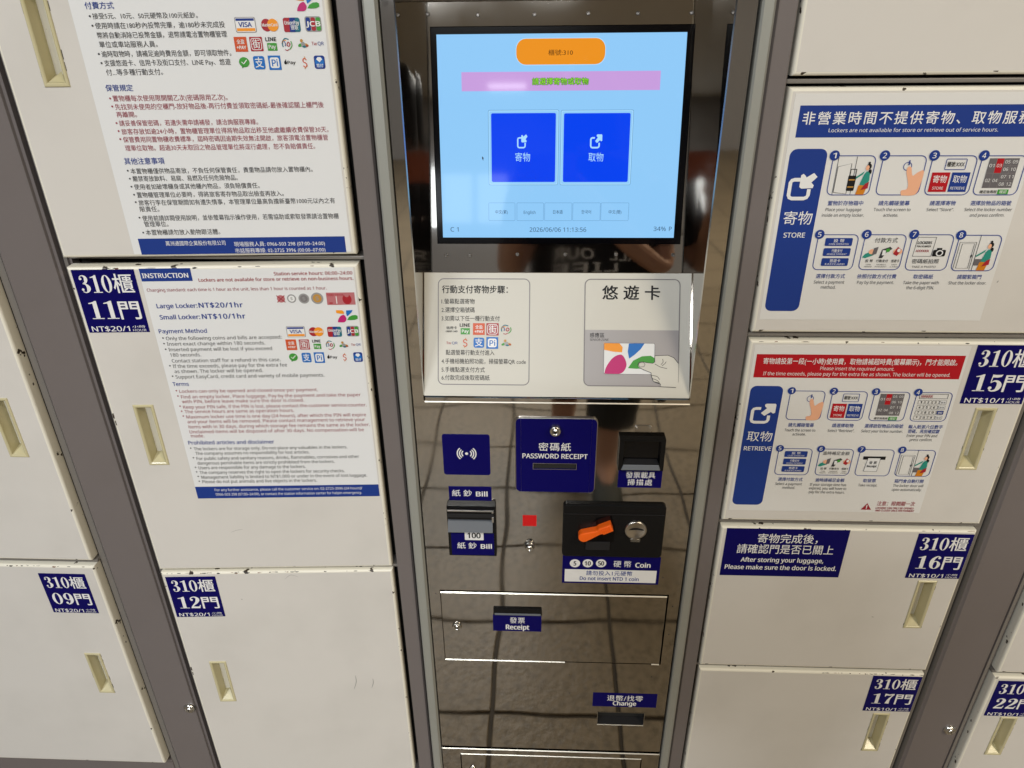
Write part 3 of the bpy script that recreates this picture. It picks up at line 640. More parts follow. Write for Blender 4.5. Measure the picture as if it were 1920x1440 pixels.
for body, u0, u1, v, bl in (('Lockers can only be opened and closed once per payment.', 337, 597, 734.5, 1), ('Find an empty locker, Place luggage, Pay by the payment and take the paper', 340, 677, 744.5, 1),
    ('with PIN, before leave make sure the door is closed.', 342, 571, 754, 0), ('Keep your PIN safe, if the PIN is lost, please contact the customer service counter.', 344, 688, 763.5, 1),
    ('The service hours are same as operation hours.', 347, 552, 773, 1), ('Maximum locker use time is one day (24 hours), after which the PIN will expire', 350, 687, 782, 1),
    ('and your items will be removed. Please contact management to retrieve your', 352, 685, 791, 0), ('items with in 30 days, during which storage fee remains the same as the locker.', 354, 694, 800.5, 0),
    ('Unclaimed items will be disposed of after 30 days. No compensation will be', 356, 683, 810, 0), ('made.', 359, 384, 819.5, 0)): en(body, u0, u1, v, 5.9, R_, 0, bool(bl))
en('Prohibited articles and disclaimer', 354, 515, 832, 6.8, 'ink_blue', .012)
for body, u0, u1, v, bl in (('The lockers are for storage only. Do not place any valuables in the lockers.', 364, 652, 842, 1), ('The company assumes no responsibility for lost articles.', 367, 581, 851, 0),
    ('For public safety and sanitary reasons, drinks, flammables, corrosives and other', 369, 674, 860, 1), ('dangerous perishable items are strictly prohibited from the lockers.', 371, 628, 869, 0),
    ('Users are responsible for any damage to the lockers.', 373, 574, 878, 1), ('The company reserves the right to open the lockers for security checks.', 375, 647, 886.5, 1),
    ('Management liability is limited to NT$1,000 or under in the event of lost luggage.', 378, 689, 895, 1), ('Please do not put animals and live objects in the lockers.', 380, 595, 904, 1)): en(body, u0, u1, v, 5.5, 'ink_grey', 0, bool(bl))
en('For any further assistance, please call the customer service on: 02-2725-3996 (24 hours)/', 403, 680, 918.5, 4.6, W_, 0)
en('0966-503 298 (07:00–24:00), or contact the station information center for helpin emergency.', 405, 679, 927, 4.6, W_, 0)
L.build('lettering', sh)
for k, r in (('petals', (630, 581, 672, 604)), ('visa', (537, 612, 573, 631)), ('mc', (578, 613, 608, 630)), ('up', (613, 612, 642, 631)), ('jcb', (649, 611, 674, 630)),
             ('pluspay', (535, 636, 558, 656)), ('street', (560, 636, 582, 655)), ('line', (585, 636, 604, 654)), ('swirl', (610, 638, 629, 655)), ('people', (635, 638, 654, 653)), ('twqr', (658, 642, 677, 649)),
             ('chat', (541, 662, 560, 678)), ('alipay', (565, 661, 585, 679)), ('pi', (588, 660, 610, 680)), ('apple', (613, 665, 633, 673)), ('dollar', (642, 661, 651, 677)), ('gem', (662, 660, 681, 678))):
    logo(k, PB, sh, r)
for i, (u, v, r, m1, m2) in enumerate(((527, 560, 7.5, 'note_pink', 'note_pink'), (547, 559.5, 8.5, 'silver', 'print_white'), (570, 559.5, 10, 'silver', 'line_grey'), (595, 559, 11.5, 'silver', 'gold'))):
    s = MB(PB); a, b = PB.px(u, v); ra = PB.px(u + r, v)[0] - a; s.poly(ell(a, b, ra, ra, 24), m1, .0007); s.poly(ell(a, b, ra * .72, ra * .72, 20), m2, .0008)
    s.text('$', a - ra * .3, a + ra * .3, b - ra * .35, ra * .7, 'silver' if m2 != 'silver' else 'line_grey', .0009)
    if i == 0:
        for sg in (-1, 1): s.stroke([(a - ra, b - sg * ra * .9), (a + ra, b + sg * ra * .9)], ra * .22, 'ink_red', .001)
    s.build('coin_picture', sh)
s = MB(PB); c = Cell(s, PB.rect(611, 548, 667, 571)); c.rect(0, 0, 1, 1, 'note_pink', 1); c.text('100', .04, .26, .72, .18, 'crimson', 2, .03); c.ell(.72, .45, .16, .42, 'crimson', 2); c.ell(.72, .78, .08, .16, 'note_pink', 3); c.text('中華民國', .3, .6, .74, .14, 'crimson', 2); c.rect(.08, .1, .2, .2, 'crimson', 2); c.rect(.33, .1, .36, .7, 'print_white', 2); s.build('banknote_picture', sh)

# ------------------------------------------------------------------ pictograms of the STORE and RETRIEVE sheets
def arrow_icon(c, kind, m, k=3):
    c.curve([(.50, .80), (.20, .80), (.10, .70), (.10, .20), (.20, .08), (.68, .08), (.78, .18), (.78, .46)], .13, m, k) if False else None
    c.line([(.42, .76), (.22, .76), (.13, .73), (.09, .66), (.09, .20), (.13, .12), (.22, .08), (.64, .08), (.74, .12), (.78, .20), (.78, .42)], .13, m, k)
    if kind == 'in': c.poly([(.42, .92), (.50, .97), (.58, .90), (.62, .84), (.86, 1.0), (1.0, .86), (.82, .66), (.92, .56), (.90, .46), (.50, .44), (.42, .50)], m, k + 1)
    else: c.poly([(.62, 1.0), (.98, 1.0), (1.02, .94), (1.02, .56), (.94, .52), (.84, .60), (.60, .40), (.44, .54), (.66, .78), (.56, .88), (.56, .96)], m, k + 1)
def woman(c, x, k=3):
    k0 = c; c = Cell(k0.mb, (k0.a0 + (x - x * .80) * k0.w, k0.b0 + .02 * k0.h, k0.a0 + (x - x * .80 + .80) * k0.w, k0.b0 + .84 * k0.h))
    c.poly([(x - .20, .0), (x - .16, .28), (x + .02, .34), (x + .08, .20), (x + .04, .0)], 'ochre_cloth', k)
    c.poly([(x - .14, .30), (x - .06, .62), (x + .0, .72), (x + .10, .66), (x + .12, .44), (x + .08, .28)], 'teal_cloth', k + 1)
    c.poly([(x - .10, .62), (x - .30, .46), (x - .33, .50), (x - .06, .72)], 'teal_cloth', k + 1)
    c.ell(x + .0, .82, .05, .08, 'skin_print', k + 2); c.ell(x + .04, .86, .07, .09, 'ink_black', k + 1); c.ell(x + .09, .70, .05, .08, 'ink_black', k); c.ell(x + .03, .97, .035, .035, 'ink_black', k)
    c.poly([(x - .08, .14), (x + .12, .20), (x + .12, .40), (x + .02, .34)], 'crimson', k + 3)
def step(parent, pl, r, num, kind):
    mb = MB(pl); c = Cell(mb, pl.rect(*r)); lw = .02
    c.frame(0, 0, 1, 1, lw, 'ink_blue', 1, .14)
    if kind == 'luggage':
        for x in (.14, .56): c.line([(x, .02), (x, .97)], .012, 'ink_grey', 1)
        c.poly([(.16, .08), (.46, .04), (.46, .80), (.16, .72)], 'sheet_cream', 2); c.line([(.16, .08), (.46, .04), (.46, .80), (.16, .72)], .014, 'ink_grey', 3, True)
        c.rect(.44, .12, .62, .50, 'ink_black', 4, .02); c.rect(.46, .2, .6, .23, 'gold', 5); c.rect(.46, .38, .6, .41, 'gold', 5); c.line([(.47, .5), (.47, .66), (.6, .66), (.6, .5)], .02, 'ink_black', 4); woman(c, .84)
    elif kind == 'touch':
        c.poly(spline([(.60, .0), (.58, .12), (.70, .16), (.70, .30), (.60, .60), (.62, .72), (.69, .70), (.76, .50), (.86, .58), (.99, .62), (.99, .30), (.92, .02), (.60, .0)], 4)[:-1], 'skin_print', 2)
        c.line(ell(.60, .73, .09, .10, 16), .016, 'ink_blue', 1, True); c.line([(.62, .76), (.62, .88)], .03, 'ink_blue', 4)
    elif kind == 'select':
        c.frame(.32, .64, .78, .92, .016, 'ink_blue', 2, .03); c.text('櫃號:XXX', .36, .74, .72, .12, 'ink_black', 2, .02)
        c.rect(.08, .09, .48, .58, 'banner_red', 2); c.rect(.52, .09, .92, .58, 'banner_blue', 2)
        c.text('寄物', .13, .43, .32, .18, 'print_white', 3, .01); c.text('取物', .57, .87, .32, .18, 'print_white', 3, .01); c.text('STORE', .16, .40, .15, .07, 'print_white', 3); c.text('RETRIEVE', .56, .88, .15, .07, 'print_white', 3)
    elif kind == 'grid':
        c.rect(.18, .19, .84, .93, 'line_grey', 1)
        cells = [('01', 0, 2, 1, 4), ('03', 1, 2, 2, 4), ('05', 2, 3, 3, 4), ('09', 3, 3, 4, 4), ('06', 2, 2, 3, 3), ('10', 3, 2, 4, 3), ('02', 0, 0, 1, 2), ('04', 1, 0, 2, 2), ('07', 2, 1, 3, 2), ('11', 3, 1, 4, 2), ('08', 2, 0, 3, 1), ('12', 3, 0, 4, 1)]
        for t, x0, y0, x1, y1 in cells:
            X = lambda q: .18 + q * .165; Yy = lambda q: .19 + q * .185
            c.rect(X(x0) + .006, Yy(y0) + .006, X(x1) - .006, Yy(y1) - .006, 'banner_red' if t == '03' else 'cell_grey', 2)
            c.text(t, X((x0 + x1) / 2) - .055, X((x0 + x1) / 2) + .055, Yy((y0 + y1) / 2) - .035, .08, 'print_white', 3)
        c.text('確定後再按', .16, .54, .05, .08, 'ink_black', 2, .02); c.rect(.56, .03, .80, .15, 'green', 2); c.text('確認', .60, .76, .05, .08, 'print_white', 3)
    elif kind == 'pay':
        for i, (z, e) in enumerate((('投 幣', 'COIN OPERATED'), ('行動支付', 'MOBILE PAYMENT'), ('悠遊卡', 'EASYCARD'))):
            y = .68 - i * .28; c.rect(.20, y, .86, y + .22, 'banner_blue', 2, .03); c.text(z, .40, .66, y + .10, .09, 'print_white', 3, .01); c.text(e, .30, .78, y + .03, .045, 'print_white', 3)
    elif kind == 'methods':
        c.text('付款方式' if num[1] == 's' else '逾時補足金額', .26 if num[1] == 's' else .12, .80 if num[1] == 's' else .88, .77, .13, 'ink_grey', 2)
        c.poly([(.04, .36), (.10, .46), (.22, .52), (.34, .64), (.38, .6), (.30, .42), (.12, .34)], 'teal_cloth', 2); c.ell(.24, .52, .07, .07, 'skin_print', 3); c.poly([(.26, .42), (.36, .46), (.38, .66), (.28, .62)], 'cell_grey', 4)
        c.poly([(.44, .34), (.52, .34), (.60, .5), (.72, .60), (.66, .66), (.48, .58)], 'ink_grey', 2); c.rect(.50, .42, .58, .56, 'sheet_white', 3); c.ell(.62, .56, .05, .05, 'green', 4)
        c.ell(.86, .52, .11, .09, 'skin_print', 2); c.poly([(.76, .46), (.86, .40), (.94, .58), (.84, .66)], 'crimson', 3); c.ell(.88, .56, .04, .05, 'print_white', 4)
        for x0, x1, z, e1, e2 in ((.14, .32, '投 幣', 'COIN', 'OPERATED'), (.40, .68, '行動支付', 'MOBILE', 'PAYMENT'), (.76, .95, '悠遊卡', 'EASY', 'CARD')):
            c.text(z, x0, x1, .22, .08, 'ink_black', 2, .02); c.text(e1, x0 + .03, x1 - .03, .14, .035, 'ink_grey', 2); c.text(e2, x0, x1, .08, .035, 'ink_grey', 2)
    elif kind == 'photo':
        c.line([(.12, .40), (.15, .92), (.58, .92), (.56, .40)], .014, 'ink_grey', 1, True); c.text('LOCKERS', .17, .50, .74, .07, 'ink_black', 2, .03); c.text('PIN NUMBER', .17, .50, .65, .05, 'ink_black', 2, .02); c.text('XXXXXX', .17, .48, .52, .06, 'ink_red', 2, .03)
        c.rect(.58, .40, .88, .58, 'ink_black', 3, .03); c.rect(.66, .56, .78, .63, 'ink_black', 2); c.ell(.74, .49, .085, .085, 'sheet_white', 4); c.ell(.74, .49, .055, .055, 'ink_black', 5)
        c.text('密碼紙拍照', .14, .78, .20, .12, 'ink_grey', 2, .01); c.text('TAKE A PHOTO', .17, .74, .08, .055, 'ink_grey', 2)
    elif kind == 'shut':
        c.line([(.06, .04), (.06, .80), (.44, .80), (.44, .04)], .012, 'ink_grey', 1); c.line([(.12, .08), (.12, .76), (.40, .76), (.40, .08)], .012, 'ink_grey', 1, True); c.line([(.5, .98), (.5, .02)], .012, 'ink_grey', 1)
        c.ell(.40, .42, .02, .05, 'ink_grey', 2); c.rect(.50, .16, .70, .34, 'cell_grey', 2, .03); woman(c, .76)
    elif kind == 'keypad':
        c.frame(.10, .78, .88, .94, .012, 'ink_grey', 1); c.text('XXXXXX', .14, .46, .82, .08, 'ink_red', 2, .03)
        for i, ch in enumerate('123c456c789b*0#c'):
            x = .10 + (i % 4) * .20; y = .60 - (i // 4) * .175
            if ch in 'bc': c.rect(x, y, x + .18, y + .13, 'banner_blue' if ch == 'b' else 'sheet_white', 2); c.text('確認' if ch == 'b' else ('取消', '', '回上頁')[0], x + .03, x + .15, y + .03, .06, 'print_white' if ch == 'b' else 'ink_black', 3, .01)
            else: c.text(ch, x + .06, x + .11, y + .03, .07, 'ink_black', 2, .02)
            c.frame(x, y, x + .18, y + .13, .008, 'ink_grey', 3)
    elif kind == 'receipt':
        c.rect(.14, .62, .78, .74, 'ink_black', 2); c.poly([(.24, .18), (.62, .18), (.64, .68), (.28, .68)], 'sheet_white', 3); c.line([(.24, .18), (.62, .18), (.64, .68), (.28, .68)], .012, 'ink_grey', 4, True)
        c.text('發 票', .34, .56, .46, .10, 'ink_black', 5, .03); c.text('Receipt', .30, .58, .34, .08, 'ink_black', 5, .03)
    c.ell(.03, 1.0, .115, .115 * c.w / c.h, 'banner_blue', 5); c.text(num[0], -.01, .07, 1 - .065, .13, 'print_white', 6, .01)
    return mb.build('step_picture', parent)
def sheet_lines(L, lines):
    for body, u0, u1, v, h, m, bold in lines: L.tpx(body, u0, u1, v, h, m, 0.0008, bold)
sh = sheet(dC14, WALL, 0.2735, 1.1105, 0.543, 1.3735, 'sheet_cream')
a0, b0, _, b1 = WALL.rect(1493, 196, 1900, 257)
banner(sh, WALL, (0.2805, WALL.px(1700, 257)[1], 0.5425, WALL.px(1700, 196.5)[1]), 'banner_blue')
r = WALL.rect(1480, 279, 1500, 583); banner(sh, WALL, (WALL.px(1456, 440)[0], r[1], WALL.px(1523, 440)[0], r[3]), 'banner_blue', 0.008, 'side_banner')
s = MB(WALL); c = Cell(s, WALL.rect(1480, 324, 1524, 376)); arrow_icon(c, 'in', 'print_white'); s.build('arrow_icon', sh)
L = MB(WALL); B_, K_ = 'ink_blue', 'ink_grey'
L.tpx('非營業時間不提供寄物、取物服務', 1503, 1932, 232.5, 23, W_, .0008, .022, 1.22)
sheet_lines(L, [('Lockers are not available for store or retrieve out of service hours.', 1553, 1870, 247, 7, W_, 0),
    ('寄物', 1467, 1520, 421, 24, W_, .004), ('STORE', 1468, 1508, 445, 9, W_, .012),
    ('置物於存物箱中', 1551, 1617, 385, 8.5, B_, .02), ('Place your luggage', 1547, 1614, 395.5, 5.8, K_, 0), ('inside an empty locker.', 1540, 1619, 406, 5.8, K_, 0),
    ('請先觸碰螢幕', 1646, 1704, 385, 8.5, B_, .02), ('Touch the screen to', 1637, 1706, 395.5, 5.8, K_, 0), ('activate.', 1655, 1683, 406, 5.8, K_, 0),
    ('請選擇寄物', 1742, 1790, 385, 8.5, B_, .02), ('Select “Store”.', 1736, 1787, 395.5, 5.8, K_, 0),
    ('選擇放物品的箱號', 1818, 1894, 385, 8.5, B_, .02), ('Select the locker number', 1807, 1896, 395.5, 5.8, K_, 0), ('and press confirm.', 1817, 1882, 406, 5.8, K_, 0),
    ('選擇付款方式', 1529, 1583, 521.5, 8, B_, .02), ('Select a payment', 1525, 1582, 531.5, 5.8, K_, 0), ('method.', 1538, 1566, 541, 5.8, K_, 0),
    ('依照付款方式付費', 1606, 1679, 522, 8, B_, .02), ('Pay by the payment.', 1606, 1675, 532, 5.8, K_, 0),
    ('取密碼紙', 1711, 1748, 522.5, 8, B_, .02), ('Take the paper with', 1692, 1759, 532.5, 5.8, K_, 0), ('the 6-digit PIN.', 1698, 1750, 542, 5.8, K_, 0),
    ('請關緊箱門', 1793, 1838, 523, 8, B_, .02), ('Shut the locker door.', 1777, 1848, 533, 5.8, K_, 0)])
L.build('lettering', sh)
for r, n, k in (((1562, 291, 1628, 366), '1s', 'luggage'), ((1656, 291, 1721, 366), '2s', 'touch'), ((1749, 291, 1814, 366), '3s', 'select'), ((1842, 291, 1904, 366), '4s', 'grid'),
                ((1534, 439, 1597, 506), '5s', 'pay'), ((1622, 439, 1685, 506), '6s', 'methods'), ((1711, 439, 1772, 507), '7s', 'photo'), ((1799, 440, 1860, 508), '8s', 'shut')): step(sh, WALL, r, n, k)

sh = sheet(dC15, WALL, 0.2735, 0.8145, 0.543, 1.0755, 'sheet_cream')
banner(sh, WALL, (0.2775, WALL.px(1600, 709)[1], 0.5395, WALL.px(1600, 665)[1]), 'banner_red')
r = WALL.rect(1408, 723, 1430, 946); banner(sh, WALL, (WALL.px(1389, 840)[0], r[1], WALL.px(1448, 840)[0], r[3]), 'banner_blue', 0.008, 'side_banner')
s = MB(WALL); c = Cell(s, WALL.rect(1409, 756, 1448, 794)); arrow_icon(c, 'out', 'print_white'); s.build('arrow_icon', sh)
L = MB(WALL)
sheet_lines(L, [('寄物請投第一段(一小時)使用費，取物請補超時費(螢幕顯示)，門才能開啟。', 1430, 1794, 683.5, 11, W_, .02),
    ('Please insert the required amount.', 1537, 1676, 694, 6.3, W_, 0), ('If the time exceeds, please pay for the extra fee as shown. The locker will be opened.', 1430, 1781, 704.5, 6.5, W_, 0),
    ('取物', 1399, 1446, 827, 18, W_, .004), ('RETRIEVE', 1394, 1445, 844, 7.5, W_, .012),
    ('請先觸碰螢幕', 1477, 1525, 800, 7, B_, .02), ('Touch the screen to', 1470, 1528, 808.5, 5, K_, 0), ('activate.', 1485, 1510, 816, 5, K_, 0),
    ('請選擇取物', 1559, 1599, 801, 7, B_, .02), ('Select “Retrieve”.', 1551, 1601, 809.5, 5, K_, 0),
    ('選擇欲取物品的箱號', 1620, 1692, 802, 7, B_, .02), ('Select your locker number.', 1614, 1692, 810.5, 5, K_, 0),
    ('輸入紙張六位數字', 1702, 1766, 803.5, 7, B_, .02), ('密碼，再按確認鍵', 1701, 1760, 812, 7, B_, .02), ('Enter your PIN and', 1699, 1756, 819, 5, K_, 0), ('press confirm.', 1705, 1747, 826.5, 5, K_, 0),
    ('選擇付款方式', 1458, 1504, 901.5, 6.5, B_, .02), ('Select a payment', 1453, 1503, 909, 4.7, K_, 0), ('method.', 1466, 1490, 916, 4.7, K_, 0),
    ('逾時請補足金額', 1528, 1582, 903, 6.5, B_, .02), ('If your storage time has', 1518, 1586, 910.5, 4.7, K_, 0), ('expired, you will have to', 1516, 1586, 917.5, 4.7, K_, 0), ('pay for the extra hours.', 1516, 1583, 924.5, 4.7, K_, 0),
    ('取發票', 1617, 1641, 904, 6.5, B_, .02), ('Take receipt.', 1608, 1644, 911.5, 4.7, K_, 0),
    ('箱門會自動打開', 1676, 1730, 905, 6.5, B_, .02), ('The locker door will', 1673, 1730, 912.5, 4.7, K_, 0), ('open automatically.', 1671, 1727, 920, 4.7, K_, 0),
    ('注意：限開關一次', 1643, 1714, 948, 8, 'ink_red', .012), ('LOCKERS CAN ONLY BE OPENED', 1641, 1712, 954, 3.4, 'ink_red', .02), ('AND CLOSED ONCE PER PAYMENT', 1640, 1713, 958.7, 3.4, 'ink_red', .02)])
L.build('lettering', sh)
s = MB(WALL); c = Cell(s, WALL.rect(1618, 943, 1631, 955)); c.poly([(-.1, 0), (1.1, 0), (.5, 1)], 'ink_red', 1); c.rect(.44, .32, .56, .72, 'print_white', 2); c.rect(.44, .14, .56, .24, 'print_white', 2); s.build('warning_icon', sh)
for r, n, k in (((1482, 732, 1537, 787), '1r', 'touch'), ((1561, 733, 1615, 788), '2r', 'select'), ((1640, 734, 1693, 789), '3r', 'grid'), ((1719, 735, 1771, 790), '4r', 'keypad'),
                ((1460, 840, 1514, 890), '5r', 'pay'), ((1537, 841, 1590, 891), '6r', 'methods'), ((1613, 842, 1665, 892), '7r', 'receipt'), ((1689, 843, 1741, 893), '8r', 'shut')): step(sh, WALL, r, n, k)

nb = MB(WALL); r = ((WALL.px(1363, 989)[0] + WALL.px(1350, 1076)[0]) / 2, WALL.px(1465, 1080)[1], (WALL.px(1594, 995)[0] + WALL.px(1572, 1081)[0]) / 2, WALL.px(1478, 992)[1]); nb.box(*r, 'navy', 0, .0006); nb = nb.build('notice', dC16)
L = MB(WALL); L.tpx('寄物完成後，', 1419, 1532, 1018, 16.5, W_, .0009, .012); L.tpx('請確認門是否已關上', 1380, 1561, 1038, 16.5, W_, .0009, .012)
L.tpx('After storing your luggage,', 1388, 1543, 1053.5, 7.8, W_, .0009, .022); L.tpx('Please make sure the door is locked.', 1358, 1567, 1067.5, 7.8, W_, .0009, .022); L.build('lettering', nb)

# scuffs and scratches on the doors
def scuff(t, pl, pts, w=.0005):
    s = MB(pl); q = [pl.px(*p) for p in pts]; q = spline(q, 5); n = len(q); s.stroke(q, [w * (.25 + math.sin(math.pi * (i + .5) / n)) for i in range(n)], 'scuff_grey', .00025); s.build('scuff_mark', t)
scuff(dB11, PB, [(433, 998), (444, 994), (456, 992)]); scuff(dB12, PB, [(666, 1266), (668, 1278), (664, 1292)], .0011); scuff(dB12, PB, [(699, 1272), (700, 1280), (697, 1290)], .0011)
scuff(dB12, PB, [(560, 1082), (545, 1078), (534, 1086)]); scuff(dC16, WALL, [(1634, 1156), (1638, 1157)], .0012); scuff(dB12, PB, [(452, 1123), (455, 1124)], .0012)
scuff(dB11, PB, [(349, 573), (355, 577), (360, 578)], .0009); scuff(dC14, WALL, [(1869, 530), (1872, 526)], .0012)

# ------------------------------------------------------------------ the payment kiosk
K = thing('payment_kiosk', (0.0225, 0.2, 0.0), 'mirror-polished steel payment kiosk with a lit touch screen, between the locker columns', 'payment kiosk')
KX0, KX1, OX0, OX1 = -0.1725, 0.2205, -0.1580, 0.1990
b = MB(); b.box(KX0 - .001, 0.0, KX1 + .001, 1.76, 'dark_gap', -0.52, -0.33); b.build('kiosk_body', K)
drawer = WALL.rect(828, 1108, 1244, 1240); drawer = (-0.1545, 0.4985, 0.2005, 0.6470)
chg = WALL.rect(1121, 1336, 1206, 1358)
f = MB(); plate_holes(f, KX0, 0.2735, KX1, 0.9895, [(drawer[0] - .0010, drawer[1] - .0035, drawer[2] + .0028, drawer[3] + .0018), chg], 'mirror_steel', 0.0, 0.014, 'dark_gap')
f.build('front_panel', K)
for (a, c_) in ((KX0, OX0), (OX1, KX1)):
    f = MB(); f.face([Vector((a, 0, .9895)), Vector((c_, 0, .9895)), Vector((c_, 0, 1.70)), Vector((a, 0, 1.70))], 'mirror_steel')
    o_ = a if a == KX0 else c_; f.face([Vector((o_, 0, .9895)), Vector((o_, .3, .9895)), Vector((o_, .3, 1.70)), Vector((o_, 0, 1.70))], 'mirror_steel'); f.build('side_jamb', K)
for a in (OX0, OX1):                                   # cheeks of the recess
    f = MB(); sg = 1 if a == OX0 else -1
    f.face([Vector((a, 0, .9895)), Vector((a, .16, .9895)), Vector((a, .16, 1.70)), Vector((a, 0, 1.70))], 'mirror_steel')
    f.face([Vector((a, -.0008, .9895)), Vector((a + sg * .0012, 0.0012, .9895)), Vector((a + sg * .0012, 0.0012, 1.70)), Vector((a, -.0008, 1.70))], 'chrome')
    f.build('recess_cheek', K)
for (a, c_, e) in ((-0.1905, -0.1745, 0), (0.2235, 0.2385, 1)):   # aluminium strips along the kiosk
    m = MB(); z0, z1 = .012, 1.74; prof = [(a, .02), (a, -.0035), (a + .0022, -.0055), (c_ - .003, -.0055), (c_, -.0015), (c_, .02)]
    for i in range(5): (x1, y1), (x2, y2) = prof[i], prof[i + 1]; m.face([Vector((x1, y1, z0)), Vector((x2, y2, z0)), Vector((x2, y2, z1)), Vector((x1, y1, z1))], 'aluminium')
    m.build('edge_strip', K)
g = MB(); g.face([Vector((-.20, .024, 0)), Vector((.25, .024, 0)), Vector((.25, .024, .27)), Vector((-.20, .024, .27))], 'dark_gap')
g.face([Vector((-.195, .0241, 0)), Vector((-.172, .0241, 0)), Vector((-.172, .0241, 1.74)), Vector((-.195, .0241, 1.74))], 'dark_gap')
g.face([Vector((.2205, .0241, 0)), Vector((.241, .0241, 0)), Vector((.241, .0241, 1.74)), Vector((.2205, .0241, 1.74))], 'dark_gap'); g.build('gap_lining', K)
# screen panel and everything on it
bez = SCR.rect(804, 47.5, 1276, 457.5); bz0 = (SCR.px(813, 250)[0]); 
b0s = SCR.px(1045, 457.5)[1]; b1s = SCR.px(1050, 47.5)[1]; ax0 = (SCR.px(804, 50)[0] + SCR.px(822, 457)[0]) / 2; ax1 = (SCR.px(1304, 45)[0] + SCR.px(1276, 458)[0]) / 2
p = MB(SCR); top_b = (1.4690 - 1.148) / 1 * math.hypot(1, .16); plate_holes(p, OX0, 0.0, OX1, top_b, [(ax0, b0s, ax1, b1s)], 'mirror_steel', 0.0, 0.004); pn = p.build('screen_panel', K)
for (u, v) in ((802, 27), (896, 28), (1002, 27), (1103, 25), (1196, 25), (1297, 24), (837, 479), (881, 479), (970, 477), (1060, 477), (1155, 477), (1262, 478)):
    a, b_ = SCR.px(u, v); q = MB(SCR); q.lathe(a, b_, [(.0026, 0), (.0024, .0008), (.0012, .0012), (.0010, .0004)], 'dull_screw', 14); q.build('screw', pn)
s = MB(SCR); s.box(ax0, b0s, ax1, b1s, 'black_gloss', -0.012, -0.0006, 0.0008); scr = s.build('touch_screen', K)
sa0 = (SCR.px(817, 66)[0] + SCR.px(832, 446)[0]) / 2; sa1 = (SCR.px(1289, 60)[0] + SCR.px(1263, 444)[0]) / 2; sb0 = SCR.px(1045, 445.5)[1]; sb1 = SCR.px(1050, 62.5)[1]
d = MB(SCR); d.box(sa0, sb0, sa1, sb1, 'screen_blue', -.0006, .0002); d.build('display', scr)
def srect(u0, v0, u1, v1): return SCR.rect(u0, v0, u1, v1)
d = MB(SCR); r = srect(968, 72, 1134, 121); d.poly(rr(*[r[0] - .0008, r[1] - .0008, r[2] + .0008, r[3] + .0008], .012), 'screen_white', .0004); d.poly(rr(*r, .0115), 'screen_orange', .0006); d.tpx('櫃號:310', 1028, 1074, 104, 10.5, 'screen_dark', .0008); d.build('title_button', scr)
d = MB(SCR); r = srect(865, 134, 1237, 170); d.poly(rr(*r, 0), 'screen_pink', .0004)
for du, dv in ((-.7, 0), (.8, .6), (0, .8), (0, -.7)): d.tpx('請選擇寄物或取物', 998 + du, 1103 + du, 159 + dv, 12.5, 'screen_shadow', .0006, .018)
d.tpx('請選擇寄物或取物', 998, 1103, 159, 12.5, 'screen_green', .0008, .012); d.build('prompt_bar', scr)
for (u0, u1, kind, word, t0, t1, i0, i1) in ((913, 1047, 'in', '寄物', 966, 994, 969, 989), (1051, 1187, 'out', '取物', 1103, 1131, 1106, 1128)):
    d = MB(SCR); um = 346; r = SCR.rect(u0 + (2 if kind == 'in' else 1), 206, u1 - 1 - (0 if kind == 'in' else 4), 347); d.frame(*r, .0005, 'screen_line', .0004, .002); d.frame(r[0] + .0006, r[1] + .0006, r[2] - .0006, r[3] - .0006, .001, 'screen_white', .0004, .002)
    ins = .0038; d.poly(rr(r[0] + ins, r[1] + ins, r[2] - ins, r[3] - ins, .002), 'screen_button', .0006)
    c = Cell(d, SCR.rect(i0, 252, i1, 279)); arrow_icon(c, kind, 'screen_white', 1); d.tpx(word, t0, t1, 303, 16, 'screen_white', .0009); d.build('screen_button', scr)
for (u0, u1, w, t0, t1, k) in ((916, 966, '中文(繁)', 929, 952, 0), (969, 1019, 'English', 982, 1004, 0), (1021, 1072, '日本語', 1037, 1055, 0), (1074, 1125, '한국어', 1090, 1108, 0), (1127, 1178, '中文(簡)', 1141, 1165, 0)):
    d = MB(SCR); r = SCR.rect(u0, 380, u1, 414); d.frame(*r, .0004, 'screen_line', .0004, .0015); d.tpx(w, t0, t1, 401, 7 if w != 'English' else 5.8, 'screen_text', .0006); d.build('language_button', scr)
d = MB(SCR)
for w, t0, t1, v in (('C 1', 845, 860, 434), ('2026/06/06 11:13:56', 993, 1099, 434.5), ('34%', 1225, 1248, 433), ('P', 1254, 1259, 433)): d.tpx(w, t0, t1, v, 8, 'screen_text', .0006)
a, b_ = SCR.px(904, 293); d.poly([(a, b_), (a + .0024, b_ - .0026), (a + .0012, b_ - .0028), (a + .0018, b_ - .0048), (a + .0010, b_ - .0050), (a + .0004, b_ - .0030), (a, b_ - .0040)], 'screen_dark', .0006)
d.build('lettering', scr)
# hood above the screen
zt = 1.4690; yt = .068 + .16 * (zt - 1.148)
h = MB(); h.face([Vector((OX0, yt - .0005, zt)), Vector((OX1, yt - .0005, zt)), Vector((OX1, yt + .004, 1.70)), Vector((OX0, yt + .004, 1.70))], 'mirror_steel')
h.face([Vector((OX0, yt - .003, zt - .001)), Vector((OX1, yt - .003, zt - .001)), Vector((OX1, yt - .0005, zt + .001)), Vector((OX0, yt - .0005, zt + .001))], 'chrome'); h.build('hood_panel', K)
